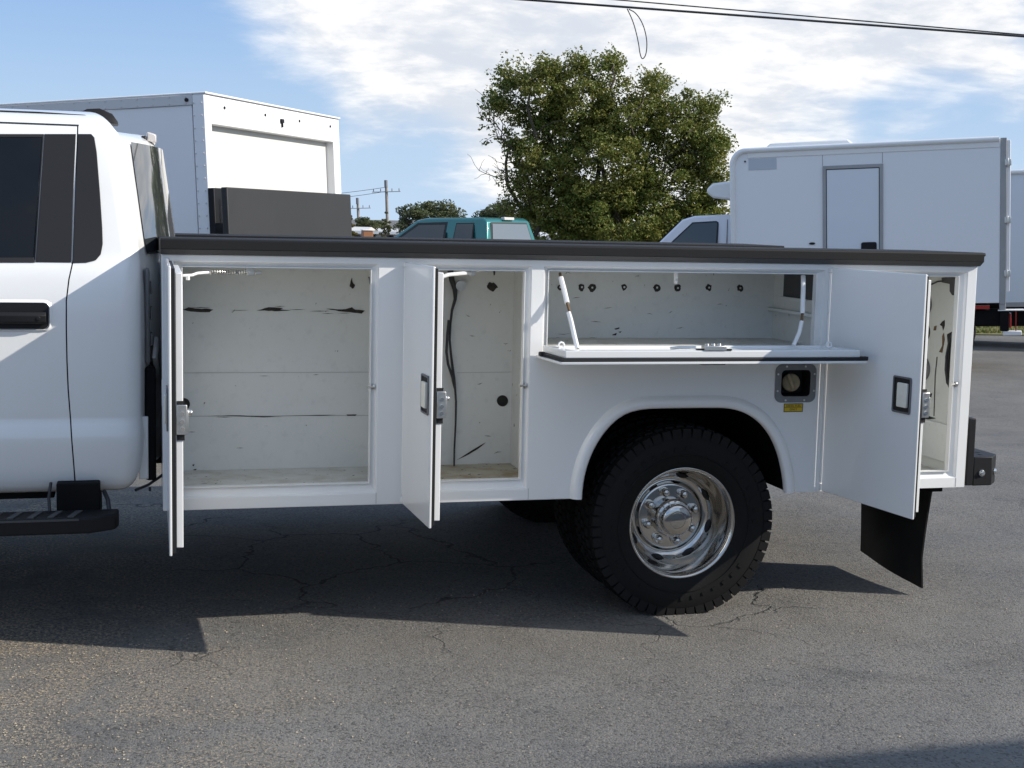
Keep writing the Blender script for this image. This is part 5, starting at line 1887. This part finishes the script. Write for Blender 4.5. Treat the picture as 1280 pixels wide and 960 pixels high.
for k, (off, lab) in enumerate(((1.9, 'utility pole far beyond the right edge carrying the overhead cables'), (-1.7, 'utility pole far beyond the left edge carrying the overhead cables'))):
    p = A + dv * off
    t = thing('utility_pole', lab, 'utility pole', (p.x, p.y + .3, -.6), (0, 0, 0), group='poles that carry the overhead cables')
    obj('pole', MB().tube([(0, 0, 0), (0, 0, p.z + 1.5)], [.2, .14], 10), WOOD, t, pivot=(0, 0, 0))
    obj('cross_arm', MB().box(-.06, .06, -.9, .9, p.z + .55, p.z + .68), WOOD, t, bev=.01)


def low_building(label, u0, u1, v_eave, v_ridge, dist, m_wall, m_roof, name='low_building', base=-1.2, n_win=3):
    a, b = dpt(u0, v_eave, dist), dpt(u1, v_eave, dist)
    Wd = (b - a).length
    ze = (a.z + b.z) / 2 - base
    zr = dpt(u0, v_ridge, dist).z - base
    yaw = math.atan2(b.y - a.y, b.x - a.x)
    t = thing(name, label, 'building', (a.x, a.y, base), (0, 0, yaw))
    obj('wall', MB().box(0, Wd, 0, 8, 0, ze), m_wall, t, smooth=0)
    obj('roof', MB().prism([(-.4, ze + .01), (8.4, ze + .01), (4, zr + .02)], 'x', -.3, Wd + .3), m_roof, t, smooth=0)
    for i in range(n_win):
        x = Wd * (i + .5) / n_win
        obj('window', MB().box(x - .5, x + .5, -.04, .02, ze * .45, ze * .82), GLASS, t, smooth=0)
    obj('fascia', MB().box(-.3, Wd + .3, -.42, -.36, ze - .18, ze + .05), BOXSIDE, t, smooth=0)
    return t


low_building('long low pale building behind the utility poles', 449, 520, 290, 285.5, 120, WALLP, ROOFP)
low_building('small pale gabled house at the foot of the thinner utility pole', 434, 453, 289, 284, 108, WALLP, WALLP, n_win=2)
low_building('low white building between the pickup and the big tree', 655, 708, 296, 290.5, 95, BOXSIDE, BOXSIDE)
o = thing('parked_trailer', 'small orange trailer parked by the low pale building', 'trailer', (0, 0, 0))
c = dpt(459, 291, 100)
o.location = (c.x, c.y, -1.1)
obj('trailer_body', MB().box(-.35, .35, -.5, .5, .5, c.z + 1.1 + .15), ORANGE, o, bev=.03)
obj('trailer_roof', MB().box(-.4, .4, -.55, .55, c.z + 1.1 + .16, c.z + 1.1 + .22), BOXSIDE, o, bev=.02)
w0 = obj('wheel', MB().lathe([(.05, -.56), (.28, -.56), (.30, -.5), (.30, -.42), (.05, -.42)], 0, .30, 20), RUBBER, o)
w1 = dup(w0, o)
w1.location.y = .49


def grass():
    rng = random.Random(5)
    bed = MB()
    X = [9 + 3 * i for i in range(20)]
    for y in (20.6, 21.4, 24, 30, 60):
        for x in X:
            bed.v.append((x, y + (.25 * sin(x * 1.3) if y < 21 else 0), gz(x, y) + (.02 if y < 21 else .10 if y < 50 else .06)))
    n = len(X)
    for j in range(4):
        for i in range(n - 1):
            bed.f.append((j * n + i, j * n + i + 1, (j + 1) * n + i + 1, (j + 1) * n + i))
    o = obj('grass_verge', bed, mat('dry_turf_soil', (.13, .13, .045), .9, var=.6, var_scale=1.2, var_col=(.20, .17, .08)), pivot=(0, 0, 0))
    tag(o, kind='structure')
    mb, tone = MB(), []
    for _ in range(26000):
        x = rng.uniform(13, 32)
        y = 20.65 + (rng.random() ** 1.6) * 9
        z = gz(x, y) + (.03 if y < 21.2 else .10)
        h = rng.uniform(.04, .12)
        a = rng.uniform(0, 2 * pi)
        dx, dy = .018 * cos(a), .018 * sin(a)
        i = len(mb.v)
        mb.v += [(x - dx, y - dy, z), (x + dx, y + dy, z), (x + rng.uniform(-.04, .04), y + rng.uniform(-.04, .04), z + h)]
        mb.f.append((i, i + 1, i + 2))
        tone.append(rng.random())
    g = leaf_object('grass', mb, tone, GRASSM, None)
    tag(g, kind='stuff')


grass()


def loose_stones():
    rng = random.Random(9)
    mb = MB()
    tet = [(1, 0, -.3), (-.6, .8, -.25), (-.5, -.9, -.2), (.1, .1, .7), (.5, .6, .2)]
    fc = [(0, 2, 1), (0, 3, 2), (2, 3, 1), (1, 3, 4), (0, 4, 3), (0, 1, 4)]
    for _ in range(5200):
        if rng.random() < .62:
            x, y = rng.gauss(-.55, .55), rng.uniform(-2.6, .1)
        else:
            x, y = rng.uniform(-1.6, 3.6), rng.uniform(-2.7, .6)
        s = rng.uniform(.002, .0058)
        a = rng.uniform(0, 6.28)
        o = len(mb.v)
        for p in tet:
            q = (p[0] * cos(a) - p[1] * sin(a), p[0] * sin(a) + p[1] * cos(a), p[2] * rng.uniform(.5, .9))
            mb.v.append((x + q[0] * s, y + q[1] * s, .0006 + (q[2] + .3) * s))
        mb.f += [tuple(i + o for i in f) for f in fc]
    o = obj('gravel', mb, STONE, pivot=(0, 0, 0), smooth=0, recalc=False)
    tag(o, kind='stuff')


loose_stones()


def side_building():
    """unseen building, added outside the right edge to cast the lower right corner shadow"""
    t = thing('unseen_shade_building', 'unseen pale building added outside the right edge to shade the lower right corner', 'building', (8.9, -4.72, 0))
    obj('wall', MB().box(0, 14, -9, 0, 0, 4.85), WALLP, t, bev=.02)  # plain block, added for the shadow it casts
    obj('roof', MB().box(-.12, 14.1, -9.1, .12, 4.851, 5.0), ALU, t, bev=.02)
    for y in (-3.0, -6.5):
        d = obj('roller_door', MB().box(-.03, .02, y - 1.4, y + 1.4, .02, 3.2), BOXSIDE, t, bev=.01)
    for x in (2.5, 6, 9.5):
        w = obj('window', MB().box(x, x + 1.4, -.02, .03, 1.2, 2.3), GLASS, t, smooth=0)
        obj('window_frame', MB().plate([rect(x - .08, x + 1.48, 1.12, 2.38), rect(x, x + 1.4, 1.2, 2.3)], 'y', .001, .05), WHITE_FRAME, w, smooth=0)


side_building()


def unseen_woods():
    """the wood across the road behind the photographer, mirrored in the truck's windows"""
    rng = random.Random(21)
    mb, tone = MB(), []
    for k in range(150):
        a = radians(150 + 240 * k / 150 + rng.uniform(-1, 1))
        d = 95 + rng.uniform(0, 25)
        p = Vector((d * cos(a) * 1.0, -5 + d * sin(a), 0))
        if p.y > 8:
            continue
        for j in range(3):
            leaves(mb, tone, p + Vector((rng.uniform(-3, 3), rng.uniform(-3, 3), rng.uniform(1.5, 7.5))), 3.2, 60, 1.0, .9, rng)
    o = leaf_object('unseen_woods', mb, tone, LEAF_FAR, None)  # added out of view, a dark skyline for the window reflections
    tag(o, kind='stuff')


unseen_woods()
